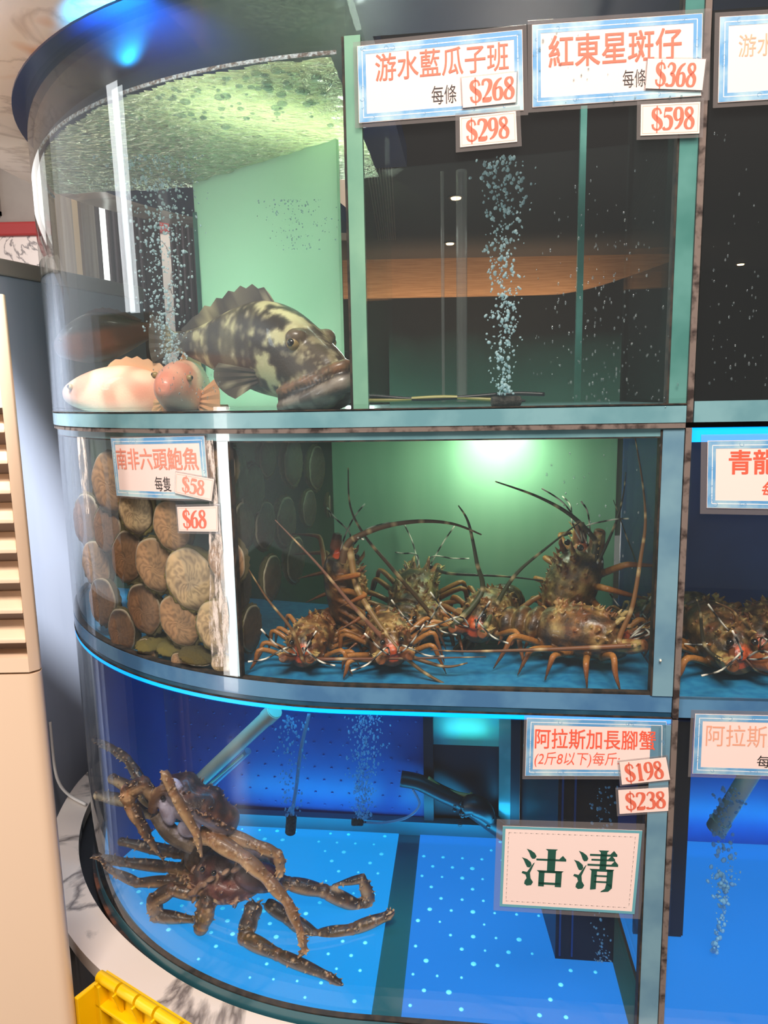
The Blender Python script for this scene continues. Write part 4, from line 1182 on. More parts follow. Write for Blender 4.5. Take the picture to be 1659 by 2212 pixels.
BR, PK, DK, GN = (132, 88, 44), (150, 96, 72), (52, 46, 28), (70, 74, 44)
FZ = Z(-.470)
lobster('red-brown lobster facing out at front left of the tank, antenna to the left', at_t(672, 1383, .13), (-.05, -1, -.12), (0, -.05, 1), .92, .8, 1.0,
        [([(655, 1425, .06), (630, 1360, .05), (575, 1290, .05), (522, 1205, .05)], .005, (136, 88, 44)), ([(722, 1424, .05), (900, 1422, .05), (1050, 1419, .06)], .0045, (120, 66, 38))], seed=1, floor_z=FZ)
lobster('lobster standing upright beside the partition, legs to the left', at_t(742, 1275, .20), (-.05, -.30, 1), (.75, .45, .2), 1.0, .3, .5,
        [([(742, 1215, .16), (750, 1178, .15), (775, 1158, .15), (835, 1136, .15), (910, 1126, .16), (980, 1132, .17), (1040, 1155, .18)], .009, (120, 86, 54)), ([(770, 1265, .13), (800, 1320, .10), (850, 1390, .07), (905, 1445, .05), (985, 1488, .04), (1060, 1499, .03)], .007, (138, 100, 46))], seed=2)
lobster('orange-faced lobster in the front row, second from left', at_t(838, 1377, .13), (.25, -1, -.15), (-.1, 0, 1), .95, .55, 1.0,
        [([(858, 1408, .07), (770, 1318, .06), (685, 1218, .06), (594, 1123, .06)], .006, PK), ([(885, 1418, .07), (960, 1440, .06), (1010, 1432, .06)], .006, BR)], seed=3, floor_z=FZ)
lobster('dark lobster seen from behind at back of the tank, tail hump up', at_t(893, 1292, .33), (.15, 1, .25), (0, -.5, 1), 1.15, .15, 1.2, [([(965, 1238, .3), (1100, 1246, .3), (1230, 1262, .3)], .0045, DK)], seed=4)
lobster('lobster facing out behind the front row at centre', at_t(925, 1343, .26), (-.12, -1, 0), (0, 0, 1), .9, .35, 1.0,
        [([(938, 1338, .2), (850, 1232, .18), (790, 1160, .17), (757, 1095, .17), (752, 1010, .17)], .0055, (84, 62, 36)), ([(990, 1352, .2), (1080, 1330, .2)], .005, DK)], seed=5, floor_z=FZ)
lobster('green-backed lobster with an upright antenna at the centre', at_t(1055, 1328, .24), (-.35, -.9, -.1), (0, -.1, 1), 1.08, .1, 1.0,
        [([(1040, 1280, .2), (1030, 1215, .2), (1012, 1130, .2), (990, 1092, .2)], .0065, GN), ([(1070, 1310, .2), (1115, 1240, .2), (1185, 1180, .2), (1252, 1128, .2)], .006, GN)], seed=6, floor_z=FZ)
lobster('long lobster lying across the front, orange face to the right', at_t(1250, 1368, .14), (.92, -.42, -.05), (0, -.1, 1), 1.12, .45, .45,
        [([(1338, 1388, .08), (1366, 1310, .08), (1385, 1200, .09), (1394, 1130, .09), (1389, 1050, .1), (1372, 945, .1)], .0055, (150, 98, 52)), ([(1300, 1398, .07), (1150, 1404, .06), (1010, 1407, .06), (930, 1404, .06)], .0055, (130, 78, 44))], seed=7, floor_z=FZ)
lobster('big olive lobster climbing the back wall at right of tank', at_t(1235, 1278, .30), (.35, .10, .95), (-.8, -.45, .3), 1.25, .1, .4,
        [([(1284, 1196, .27), (1284, 1165, .27), (1232, 1112, .27), (1160, 1072, .28), (1070, 1040, .28)], .008, (72, 70, 44)), ([(1290, 1215, .26), (1330, 1130, .26), (1346, 1070, .26), (1352, 1020, .26)], .004, DK)], seed=8)
lobster('dark lobster in the back right corner of the middle left tank', at_t(1408, 1330, .34), (-.5, -.7, 0), (0, 0, 1), .85, .1, 1.0, [([(1380, 1250, .3), (1350, 1150, .3), (1325, 1080, .3)], .003, DK)], seed=9, floor_z=FZ)
G2 = 'spiny lobsters of the middle right tank'
lobster('olive lobster just right of the grout post, beneath the 青龍 sign', at_t(1550, 1372, .18), (.1, -1, -.2), (0, 0, 1), 1.2, .25, 1.2, [([(1525, 1400, .1), (1512, 1320, .1), (1503, 1290, .1)], .005, DK), ([(1585, 1402, .1), (1640, 1450, .08), (1700, 1460, .08)], .006, RST)], group=G2, seed=10, floor_z=Z(-.478))
lobster('olive lobster cut by the right edge of the picture', at_t(1652, 1366, .22), (-.5, -.85, -.1), (0, 0, 1), 1.2, .2, 1.2, [([(1590, 1330, .12), (1545, 1300, .12)], .005, BR)], group=G2, seed=11, floor_z=Z(-.478))


# --- king crabs
def limb(m, pts, rad, spine=1.0, seed=0, dark=(54, 41, 35), pale=(186, 150, 112), lo_=0.0):
    """jointed leg through (px, py, y) points: swollen segments, knobbly spines, pale underside"""
    P = [at_y(*p) for p in pts]; rnd = random.Random(seed); R_ = [r * .001 for r in rad]
    q = []
    for i in range(len(P) - 1):                 # straight segments with pinched joints
        for k in range(18):
            t = k / 18; r = R_[i] + (R_[i + 1] - R_[i]) * t; r *= .88 + .2 * math.sin(PI * min(1, t * 1.15 + .02)) - .10 * (t < .06)
            q.append((P[i].lerp(P[i + 1], t), r))
    q.append((P[-1], R_[-1]))
    ax = [a for a, _ in q]

    def cf(p):
        i = min(range(len(ax)), key=lambda i: (ax[i] - p).length_squared); r = q[i][1]; h = (p - ax[i]); e = (h.z + .25 * h.y) / max(r, .002)
        c = mix(pale, dark, smst(-.42, .42, e + .28 * nz(p, 38) + lo_)); return mix(c, (150, 92, 60), smst(.25, .5, nz(p, 130)) * .5)
    m.tube([a for a, _ in q], [r for _, r in q], 20, cf)
    m.ball(P[-1], R_[-1] * .9, col=cf)
    for i in range(1, len(P) - 1): m.ball(P[i], R_[i] * .96, nu=10, nv=8, col=lambda p: mix(cf(p), (150, 96, 70), .5))
    for a, r in q[2::4]:
        for _ in range(3 if r > .006 else 1):
            d = V((rnd.uniform(-1, 1), rnd.uniform(-1, .2), rnd.uniform(-.2, 1))).normalized()
            m.cone(a + d * r * .45, a + d * (r + .0068 * spine), .0034, .0010, 6, (196, 160, 120))


def carapace(m, c, fwd, up, ln, wd, hd, top, under, seed=0):
    f = V(fwd).normalized(); sd = V(up).cross(f).normalized(); u = f.cross(sd).normalized(); c = V(c); rnd = random.Random(seed)

    def M(x, y, z): return c + f * x * ln + sd * y * wd + u * z * hd
    rs = []
    for i in range(49):
        x = -1 + 2 * i / 48; w_ = max(.02, (1 - abs(x) ** 2.6) ** .6 * (1 - .22 * x)); ring = []
        for j in range(56):
            a = 2 * PI * j / 56; z = math.sin(a); zz = (z * 1.0 if z > 0 else z * .42) * (1 - abs(x) ** 3) ** .5 * (1 + .12 * math.sin(x * 9) * (z > .3) + .14 * math.cos(a * 3))
            ring.append(M(x, w_ * math.cos(a), zz))
        rs.append(ring)

    def cf(p):
        h = (p - c).dot(u) / hd; n = nz(p, 60)
        t = mix(top[0], top[1], smst(-.25, .4, n)); t = mix(t, (170, 120, 88), smst(.34, .5, nz(p, 110)) * .6)
        return mix(mix(under, (150, 120, 110), smst(0, .4, n) * .5), t, smst(-.15, .12, h))
    m.rings(rs, cf)
    for i in range(110):                         # spines over the back and round the edge
        x = rnd.uniform(-.88, .9); a = rnd.choice([rnd.uniform(.15, PI - .15), rnd.uniform(-.05, .2), PI - rnd.uniform(-.05, .2)])
        w_ = max(.02, (1 - abs(x) ** 2.6) ** .6 * (1 - .22 * x)); z = max(math.sin(a), 0) * (1 - abs(x) ** 3) ** .5 * (1 + .14 * math.cos(a * 3))
        p = M(x, w_ * math.cos(a) * .97, z * .97); d = (sd * math.cos(a) * 1.0 + u * (math.sin(a) + .15) + f * x * .4).normalized()
        L_ = .015 if abs(math.cos(a)) > .9 else .0085
        m.cone(p - d * .010, p + d * L_, .0050, .0010, 6, mix(top[1], (200, 160, 120), .6))
    return M


DT, RT = ((52, 34, 27), (92, 54, 40)), ((70, 36, 34), (112, 64, 58))
# lower crab: sits on the floor facing the viewer
m = MB()
cb = at_y(497, 1886, 1.40)
MBc = carapace(m, cb, (-.28, -.92, -.22), (-.05, -.30, 1), .076, .090, .050, RT, (176, 150, 140), 3)
m.ball(at_y(440, 1850, 1.42), (.042, 0, 0), (0, .04, 0), (0, 0, .036), 16, 10, lambda p: mix((120, 96, 80), (66, 54, 46), smst(-.2, .3, nz(p, 60))))
m.ball(at_y(560, 1895, 1.36), (.050, .01, -.012), (0, .03, 0), (0, 0, .030), 16, 10, lambda p: mix((92, 48, 46), (66, 34, 34), smst(-.2, .3, nz(p, 60))))
for i in range(30):                              # mouth parts and frilly folds low on the face
    rr = random.Random(i); px, py = 405 + rr.random() * 110, 1865 + rr.random() * 90
    p = at_y(px, py, 1.33 + rr.random() * .02); m.ball(p, (rr.uniform(.004, .012), 0, .003), (0, .008, 0), (.003, 0, rr.uniform(.006, .014)), 8, 6, mix((128, 94, 76), (186, 150, 120), rr.random()))
limb(m, [(470, 1850, 1.42), (380, 1842, 1.44), (262, 1818, 1.50)], [15, 14, 10], seed=1)
limb(m, [(440, 1880, 1.41), (370, 1874, 1.42), (262, 1862, 1.46), (205, 1850, 1.52)], [14, 13, 11, 7], seed=2)
limb(m, [(450, 1915, 1.38), (375, 1903, 1.40), (296, 1907, 1.40), (240, 1880, 1.44), (216, 1855, 1.48)], [13, 12, 11, 8, 4], seed=3)
limb(m, [(440, 1935, 1.37), (370, 1922, 1.37), (332, 1945, 1.37), (338, 1978, 1.37), (420, 1987, 1.36)], [12, 15, 16, 15, 8], seed=4)
limb(m, [(452, 1925, 1.35), (446, 1962, 1.33), (434, 2004, 1.32)], [14, 19, 17], seed=5)
limb(m, [(552, 1950, 1.36), (540, 1984, 1.34), (528, 2026, 1.31), (600, 2062, 1.27), (712, 2110, 1.215), (752, 2140, 1.20)], [17, 19, 16, 13, 9, 3], seed=6)
limb(m, [(590, 1900, 1.40), (622, 1908, 1.40), (700, 1925, 1.41), (783, 1962, 1.42), (797, 1940, 1.43), (782, 1898, 1.43), (720, 1912, 1.42)], [13, 15, 16, 15, 14, 11, 3], seed=7)
limb(m, [(575, 1950, 1.38), (625, 1985, 1.36), (684, 2024, 1.34), (760, 2008, 1.34), (838, 1978, 1.35), (846, 1974, 1.35)], [13, 15, 15, 13, 11, 7], seed=8)
zl = min(p.z for p in m.v)
kc = thing('king_crab', V((cb.x, cb.y, zl)), 'lower spiny red-brown king crab on the blue floor, legs stretched right', 'crab', 'king crabs in the blue tank')
m.build('body', 'skin', kc, voxel=.0019)
for px, py in ((437, 1878), (462, 1886)):
    e_ = MB(); e_.ball(at_y(px, py, 1.312), .0055, nu=12, nv=8) if False else e_.ball(at_y(px, py, 1.316), (.0055, 0, 0), (0, .0055, 0), (0, 0, .0055), 12, 8); e_.build('eye', 'eye_ball', kc, smooth=True)
# upper crab: leaning over the lower one, its pale underside turned to the viewer
m = MB()
ca = at_y(428, 1742, 1.37)
MAc = carapace(m, ca, (.80, -.12, -.52), (.50, .42, .76), .092, .076, .046, DT, (178, 170, 186), 5)
for px, py, a, b in ((378, 1712, .020, .030), (398, 1748, .024, .024), (408, 1788, .022, .018), (362, 1752, .014, .03)):   # pale belly flaps
    m.ball(at_y(px, py, 1.325), (a, 0, .006), (0, .016, 0), (-.008, 0, b), 14, 10, lambda p: mix((196, 188, 208), (150, 136, 150), smst(0, .4, nz(p, 50))))
m.tube([at_y(336, 1758, 1.34), at_y(370, 1800, 1.335), at_y(420, 1832, 1.33)], [.014, .018, .014], 10, lambda p: mix((128, 112, 96), (84, 70, 58), smst(-.2, .3, nz(p, 70))), smooth=4)
m.tube([at_y(330, 1752, 1.33), at_y(338, 1718, 1.325), at_y(362, 1700, 1.325)], [.010, .012, .010], 10, (120, 84, 58), smooth=4)
TAN = dict(dark=(120, 84, 54), pale=(206, 164, 118))
limb(m, [(428, 1800, 1.35), (460, 1812, 1.33), (530, 1855, 1.31), (577, 1898, 1.30), (622, 1950, 1.28), (648, 2010, 1.26), (658, 2052, 1.25), (643, 2070, 1.25)], [16, 17, 15, 13, 11, 9, 7, 2], seed=11, **TAN)
limb(m, [(450, 1795, 1.37), (490, 1802, 1.36), (560, 1828, 1.35), (600, 1846, 1.35), (608, 1880, 1.35), (600, 1898, 1.35)], [14, 14, 12, 12, 9, 6], seed=12, **TAN)
limb(m, [(354, 1666, 1.30), (374, 1712, 1.29), (424, 1800, 1.285), (436, 1850, 1.29)], [9, 10, 9, 3], seed=13, spine=.7, **TAN)
limb(m, [(330, 1735, 1.37), (307, 1690, 1.40), (275, 1640, 1.43), (240, 1616, 1.46), (203, 1598, 1.51)], [10, 11, 10, 9, 6], seed=14, pale=(150, 150, 140))
limb(m, [(330, 1742, 1.38), (300, 1712, 1.40), (243, 1682, 1.46)], [9, 12, 12], seed=15, pale=(220, 190, 140), lo_=-.5)
limb(m, [(330, 1765, 1.39), (280, 1732, 1.41), (212, 1718, 1.49)], [9, 13, 12], seed=16, pale=(214, 196, 160), lo_=-.5)
limb(m, [(338, 1730, 1.34), (310, 1692, 1.33), (276, 1708, 1.33), (282, 1740, 1.33), (308, 1785, 1.325), (322, 1812, 1.32), (354, 1860, 1.31)], [10, 15, 16, 14, 12, 8, 2], seed=17)
zl = min(p.z for p in m.v)
kc = thing('king_crab', V((ca.x, ca.y, zl)), 'upper king crab climbing over the other, pale underside showing', 'crab', 'king crabs in the blue tank')
m.build('body', 'skin', kc, voxel=.0019)
for px, py in ((352, 1724), (366, 1690)):
    e_ = MB(); e_.ball(at_y(px, py, 1.314), (.005, 0, 0), (0, .005, 0), (0, 0, .005), 12, 8); e_.build('eye', 'eye_ball', kc, smooth=True)

# ------------------------------------------------------------------ water surface, bubbles, airstones, pipes
def water_mat():
    m = bpy.data.materials.new('water_surface'); m.use_nodes = True; nt = m.node_tree; n = nt.nodes; l = nt.links; n.clear()
    o = n.new('ShaderNodeOutputMaterial'); gl = n.new('ShaderNodeBsdfGlossy'); tl = n.new('ShaderNodeBsdfTranslucent'); tr = n.new('ShaderNodeBsdfTransparent')
    gl.inputs[0].default_value = rgb(236, 246, 222); gl.inputs['Roughness'].default_value = .05; tl.inputs[0].default_value = rgb(226, 236, 178); tr.inputs[0].default_value = rgb(220, 240, 225)
    tc = n.new('ShaderNodeTexCoord'); mp = n.new('ShaderNodeMapping'); mp.inputs['Scale'].default_value = (1.0, 2.0, 1); l.new(tc.outputs['Object'], mp.inputs[0])
    t = n.new('ShaderNodeTexNoise'); t.inputs['Scale'].default_value = 60; t.inputs['Detail'].default_value = 5; t.inputs['Distortion'].default_value = .8; l.new(mp.outputs[0], t.inputs['Vector'])
    b = n.new('ShaderNodeBump'); b.inputs['Strength'].default_value = .9; b.inputs['Distance'].default_value = .022; l.new(t.outputs['Fac'], b.inputs['Height'])
    l.new(b.outputs[0], gl.inputs['Normal']); l.new(b.outputs[0], tl.inputs['Normal'])
    m1 = n.new('ShaderNodeMixShader'); m1.inputs[0].default_value = .26; l.new(gl.outputs[0], m1.inputs[1]); l.new(tl.outputs[0], m1.inputs[2])
    m2 = n.new('ShaderNodeMixShader'); m2.inputs[0].default_value = .12; l.new(m1.outputs[0], m2.inputs[1]); l.new(tr.outputs[0], m2.inputs[2]); l.new(m2.outputs[0], o.inputs[0])
    MATS['water_surface'] = m


water_mat()
ZW = .482
m = MB(); NS, NT = 150, 110; idx = {}; vv = []; ff = []
for i in range(NS + 1):
    for j in range(NT + 1):
        s = -.80 + .79 * i / NS; t = .004 + .60 * j / NT
        p = P2(s, t); q = p - CC
        if q.length > R - .013: continue
        h = .0045 * noise.noise(V((s * 22, t * 40, 1))) + .002 * noise.noise(V((s * 60, t * 90, 4)))
        idx[i, j] = len(vv); vv.append(p + V((0, 0, Z(ZW) + h)))
for (i, j) in idx:
    k = [(i, j), (i + 1, j), (i + 1, j + 1), (i, j + 1)]
    if all(a in idx for a in k): ff.append([idx[a] for a in k])
m.add(vv, ff); wt = m.build('water_surface', 'water_surface', smooth=True)
tag(wt, 'rippling green water surface seen from below in the round upper tank', 'water', kind='stuff')
rnd = random.Random(21)
m = MB()
for i in range(150):
    px = rnd.uniform(300, 760); py = rnd.triangular(120, 290, 160) + max(0, 340 - px) * .2
    p = at_z(px, py, ZW - .003); s = (p - T0).dot(DS); t = (p - T0).dot(NI)
    if t < .02 or t > .5 or (p - CC - V((0, 0, Z(ZW)))).length > R - .03 or s > -.02: continue
    r = rnd.choice([.002, .003, .004, .006, .009])
    m.ball(p, DS * r, NI * r, (0, 0, r * .45), 12, 6)
tag(m.build('surface_foam', 'droplet', smooth=True), 'round bubbles floating on the water surface of the upper tank', 'bubbles', kind='stuff')


def bubbles(label, P, n, r0, r1, seed, mt='bubble', elong=1.4):
    """stream through (px, py, half width px, t) points"""
    rnd = random.Random(seed); m = MB(); C = crv(P, 8)
    for _ in range(n):
        k = rnd.random() * (len(C) - 1); i = int(k); a, b = C[i], C[min(i + 1, len(C) - 1)]; f = k - i
        px, py, w_, t = [x + (y - x) * f for x, y in zip(a, b)]
        g = max(-1.6, min(1.6, rnd.gauss(0, .6)))
        p = at_t(px + g * w_, py, t + rnd.gauss(0, .012)); r = r0 + (r1 - r0) * rnd.random() ** 2
        m.ball(p, (r, 0, rnd.uniform(-.4, .4) * r), (0, r, 0), (rnd.uniform(-.3, .3) * r, 0, r * rnd.uniform(.8, elong)), 7, 5)
    return tag(m.build('bubble_stream', mt, smooth=True), label, 'bubbles', 'rising air bubbles', 'stuff')


mat('airstone', (66, 62, 58), .9, two=(36, 34, 32), nscale=120, bump=.8, bscale=300)
mat('airstone_brown', (96, 74, 52), .9, two=(58, 44, 34), nscale=120, bump=.8, bscale=300)
mat('air_tube', (150, 178, 205), .3, alpha=.75)
mat('pvc', (238, 234, 200), .4, two=(222, 222, 186), nscale=6)
mat('hose_dark', (22, 26, 30), .4)
mat('hose_yellow', (150, 142, 84), .4)
clear('blue_bubble', (.7, .88, 1), refl=1.4, film=.55, extra=(150, 215, 245), rough=.1)
bubbles('cloud of white bubbles spreading at the top left of the round tank', [(372, 786, 18, .22), (362, 700, 34, .21), (356, 600, 44, .2), (352, 500, 58, .2), (344, 410, 66, .2), (318, 335, 90, .2)], 900, .0010, .0030, 1)
bubbles('white bubbles reflected near the pale green panel', [(655, 540, 40, .3), (640, 470, 60, .3), (620, 430, 70, .3)], 170, .0008, .0018, 2)
bubbles('tall column of bubbles in the dark middle of the upper tank', [(1086, 852, 16, .10), (1084, 760, 28, .10), (1090, 660, 30, .10), (1085, 540, 34, .10), (1092, 430, 44, .10), (1082, 336, 46, .10)], 620, .0011, .0032, 3)
bubbles('sparse stream of blue bubbles beside the white air tube', [(625, 1765, 14, .45), (628, 1680, 20, .44), (630, 1600, 26, .42), (628, 1545, 28, .42)], 170, .0014, .0034, 4, 'blue_bubble', 1.9)
bubbles('dense stream of blue bubbles right of the air tube', [(782, 1770, 14, .46), (784, 1700, 22, .45), (790, 1620, 30, .44), (794, 1546, 36, .43)], 560, .0012, .0030, 5, 'blue_bubble', 1.9)
bubbles('faint blue bubbles rising behind the sold-out card', [(1300, 2078, 12, .14), (1298, 2000, 18, .14), (1302, 1800, 18, .14), (1306, 1700, 22, .14)], 130, .0010, .0030, 6, 'blue_bubble')
bubbles('big blue bubbles bursting in the lower right tank', [(1545, 2060, 6, .22), (1560, 1940, 14, .2), (1566, 1880, 26, .2), (1560, 1790, 20, .2), (1580, 1700, 34, .2)], 260, .0012, .0050, 7, 'blue_bubble')
# airstones
def cyl(name, a, b, r, mt, label, cat, group, tubep=None, tr=.0028, tm='air_tube'):
    a, b = V(a), V(b); t = thing(name, V(((a + b) / 2).to_tuple()[:2] + (min(a.z, b.z) - r,)), label, cat, group)
    d = (b - a).normalized() * .002
    m = MB(); m.tube([a, a + d, b - d, b], [r * .86, r, r, r * .86], 18); m.build('stone', mt, t, smooth='auto')
    m = MB(); m.tube([b, b + d * 4], [r * .35, r * .25], 10); m.build('nipple', 'hose_dark', t, smooth='auto')
    if tubep:
        m = MB(); m.tube(tubep, tr, 8, smooth=8); m.build('air_tube', tm, t, smooth=True)
    return t


G = 'air stones in the tanks'
cyl('air_stone', at_t(1062, 868, .10), at_t(1124, 866, .11), .0085, 'airstone', 'dark air stone on the floor of the upper tank under bubbles', 'air stone', G)
cyl('air_stone', at_t(627, 1800, .45), at_t(630, 1764, .45), .0125, 'airstone', 'dark air stone hanging on the white air tube', 'air stone', G, [at_t(630, 1762, .45), at_t(640, 1700, .45), at_t(650, 1620, .44), at_t(668, 1542, .42)], .0042)
cyl('air_stone', at_t(760, 1776, .46), at_t(784, 1776, .46), .0085, 'airstone', 'small dark air stone lying under the dense bubbles', 'air stone', G, [at_t(786, 1776, .46), at_t(830, 1777, .47), at_t(880, 1765, .48), at_t(906, 1738, .48), at_t(892, 1706, .48)], .003)
cyl('air_stone', at_t(1326, 2110, .17), at_t(1270, 2090, .19), .013, 'airstone_brown', 'brown air stone on the floor under the sold-out card', 'air stone', G, [at_t(1266, 2088, .19), at_t(1225, 2065, .22), at_t(1205, 2040, .25)], .004)
# rods and pipes
t = thing('pvc_pipe', at_t(408, 1706, .50), 'cream plastic pipe slanting up behind the crabs', 'pipe')
m = MB(); a, b = at_t(404, 1712, .50), at_t(594, 1534, .34); m.tube([a, b], .0165, 18); m.build('tube', 'pvc', t, smooth='auto')
d = (b - a).normalized(); m = MB(); m.tube([b - d * .035, b - d * .002], .0185, 18); m.build('coupling', 'pvc', t, smooth='auto')
t = thing('pvc_pipe', at_t(1560, 1768, .40), 'cream plastic pipe slanting up behind bubbles in the lower right tank', 'pipe')
m = MB(); a, b = at_t(1556, 1776, .40), at_t(1640, 1640, .36); m.tube([a, b], .019, 18); m.build('tube', 'pvc', t, smooth='auto')
m = MB(); d = (b - a).normalized(); m.tube([a - d * .02, a + d * .006], .0215, 18); m.build('coupling', 'pvc', t, smooth='auto')
t = thing('glass_rod', at_t(432, 1716, .52), 'thin bright rod lying along the slanting cream pipe', 'rod')
m = MB(); m.tube([at_t(432, 1718, .53), at_t(536, 1622, .44)], .0085, 12); m.build('rod', 'air_tube', t, smooth='auto')
m = MB(); m.tube([at_t(436, 1708, .515), at_t(524, 1632, .43)], .003, 8); m.build('core', 'pvc', t, smooth='auto')
t = thing('heater', at_t(1200, 2062, .30), 'black tubular heater standing behind the sold-out card', 'heater')
m = MB(); m.tube([at_t(1186, 1962, .30), at_t(1202, 2062, .30)], .013, 14); m.build('tube', 'hose_dark', t, smooth='auto')
m = MB(); m.tube([at_t(1201, 2056, .298), at_t(1203, 2070, .30)], .0145, 14); m.build('cap', 'black', t, smooth='auto')
hz = [([(866, 1682), (905, 1690), (950, 1712), (1010, 1742), (1090, 1800)], .020, 'hose_dark', 'thick dark hose sloping down behind the lower tank bubbles'),
      ([(905, 1700), (960, 1722), (1030, 1760)], .008, 'hose_yellow', 'dull yellow hose beside the thick dark hose'),
      ([(925, 1680), (960, 1705), (1010, 1718), (1020, 1714)], .005, 'hose_yellow', 'thin curved hose below the teal lit window')]
for P, r, mt, lb in hz:
    q = [at_t(x, y, .555) for x, y in P]; m = MB(); m.tube(q, r, 10, smooth=6); tag(m.build('hose', mt, smooth=True), lb, 'hose', 'hoses in the lower tank')
q = [at_t(x, y, .54) for x, y in ((1000, 1746), (1022, 1738), (1046, 1752), (1062, 1776))]
m = MB(); m.tube(q, [.018, .026, .024, .012], 10, smooth=4)
for i in range(40):
    p = random.choice(q) + V((rnd.gauss(0, .012), rnd.gauss(0, .008), rnd.gauss(0, .012))); m.ball(p, .006, nu=6, nv=4) if False else m.ball(p, (.006, 0, 0), (0, .006, 0), (0, 0, .006), 6, 4)
tag(m.build('filter_sponge', 'hose_dark', voxel=.004) if False else m.build('filter_sponge', 'hose_dark', smooth=True), 'rough dark filter sponge on the hoses', 'sponge')
for P, mt, lb in (([(735, 858), (800, 856), (900, 862), (1000, 858), (1075, 852)], 'hose_dark', 'dark air hose lying along the floor of upper tank'),
                  ([(740, 866), (850, 864), (960, 858), (1070, 864)], 'hose_yellow', 'dull yellow air hose on the upper tank floor'),
                  ([(1075, 853), (1120, 850), (1176, 852)], 'hose_dark', 'short dark hose right of the upper air stone')):
    q = [at_t(x, y, .16) for x, y in P]; m = MB(); m.tube(q, .0035, 8, smooth=6); tag(m.build('air_hose', mt, smooth=True), lb, 'hose', 'air hoses in the upper tank')
for px, lb in ((958, 'pale thin rod standing in the upper tank left of bubbles'), (998, 'wider pale strip standing beside the bubbles')):
    m = MB(); a, b = at_t(px, 868, .3), at_t(px + 10, 300, .3); r = .003 if px < 980 else .010; m.tube([a, V((a.x, a.y, Z(.40)))], r, 8)
    tag(m.build('clear_rod', 'sleeve', smooth='auto'), lb, 'rod')
# condensation on the outside of the glass
m = MB(); rnd = random.Random(5)
for i in range(430):
    if i < 240: px, py = rnd.triangular(1130, 1470, 1320), rnd.triangular(330, 885, 860); off = OFFU
    elif i < 300: px, py = rnd.uniform(330, 480), rnd.triangular(780, 890, 850); off = OFFU
    elif i < 360: px, py = rnd.uniform(1530, 1659), rnd.triangular(240, 880, 850); off = OFFU
    elif i < 390: px, py = rnd.uniform(1150, 1500), rnd.uniform(70, 235); off = OFFU + .0026
    else: px, py = rnd.uniform(1180, 1440), rnd.uniform(950, 1240); off = 0
    s, z = on_glass(px, py, -off); r = rnd.uniform(.0006, .0020); nn = ndir(s); tt = V((-nn.y, nn.x, 0))
    m.ball(surf(s, z, off), tt * r * .8, nn * r * .5, (0, 0, r * rnd.uniform(1, 1.6)), 7, 5)
tag(m.build('condensation', 'droplet', smooth=True), 'small water drops on outside of the tank glass', 'droplets', kind='stuff')


# white streaks on the curved glass: painted reflected light mixed with salt
def salt_glare_mat():
    m = bpy.data.materials.new('salt_glare'); m.use_nodes = True; nt = m.node_tree; n = nt.nodes; l = nt.links; p = n['Principled BSDF']
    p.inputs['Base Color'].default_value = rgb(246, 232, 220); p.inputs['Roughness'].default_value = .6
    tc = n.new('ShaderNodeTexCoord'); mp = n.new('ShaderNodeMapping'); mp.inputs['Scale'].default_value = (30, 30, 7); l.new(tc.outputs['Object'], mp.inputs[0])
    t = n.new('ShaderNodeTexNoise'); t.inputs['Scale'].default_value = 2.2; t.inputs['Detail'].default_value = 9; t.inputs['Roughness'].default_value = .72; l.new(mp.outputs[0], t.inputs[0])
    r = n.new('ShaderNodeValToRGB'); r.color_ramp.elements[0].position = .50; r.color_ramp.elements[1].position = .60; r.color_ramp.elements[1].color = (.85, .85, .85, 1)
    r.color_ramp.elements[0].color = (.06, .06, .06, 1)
    l.new(t.outputs['Fac'], r.inputs[0]); l.new(r.outputs[0], p.inputs['Alpha']); MATS['salt_glare'] = m


salt_glare_mat()
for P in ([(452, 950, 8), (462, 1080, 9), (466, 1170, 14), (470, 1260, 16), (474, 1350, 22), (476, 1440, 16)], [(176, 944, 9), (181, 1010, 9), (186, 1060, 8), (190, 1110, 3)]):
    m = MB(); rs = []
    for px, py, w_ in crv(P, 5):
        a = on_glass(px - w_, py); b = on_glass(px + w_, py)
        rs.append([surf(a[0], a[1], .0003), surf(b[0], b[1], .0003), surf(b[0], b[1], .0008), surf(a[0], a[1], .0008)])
    m.rings(rs); m.build('salt_glare_streak', 'salt_glare', md)

# ------------------------------------------------------------------ beside the tank
mat('cream_plastic', (236, 206, 176), .35, coat=.2)
mat('cream_dark', (150, 120, 96), .6)
mat('grey_steel', (176, 184, 202), .35, two=(168, 177, 196), nscale=2, stretch=(5, 5, .5))
mat('grey_cap', (170, 160, 152), .5)
mat('white_cable', (226, 218, 210), .4)
mat('yellow_plastic', (250, 200, 8), .35, two=(244, 190, 0), nscale=4)
E1 = V((-.573, 1.15, 0)); AX = V((-1, 0, 0)); AY = V((-.45, .89, 0)).normalized(); TOPZ = Z(.165)
ac = thing('air_conditioner', E1 + AX * .2, 'cream floor-standing air conditioner with louvres at the left picture edge', 'air conditioner')


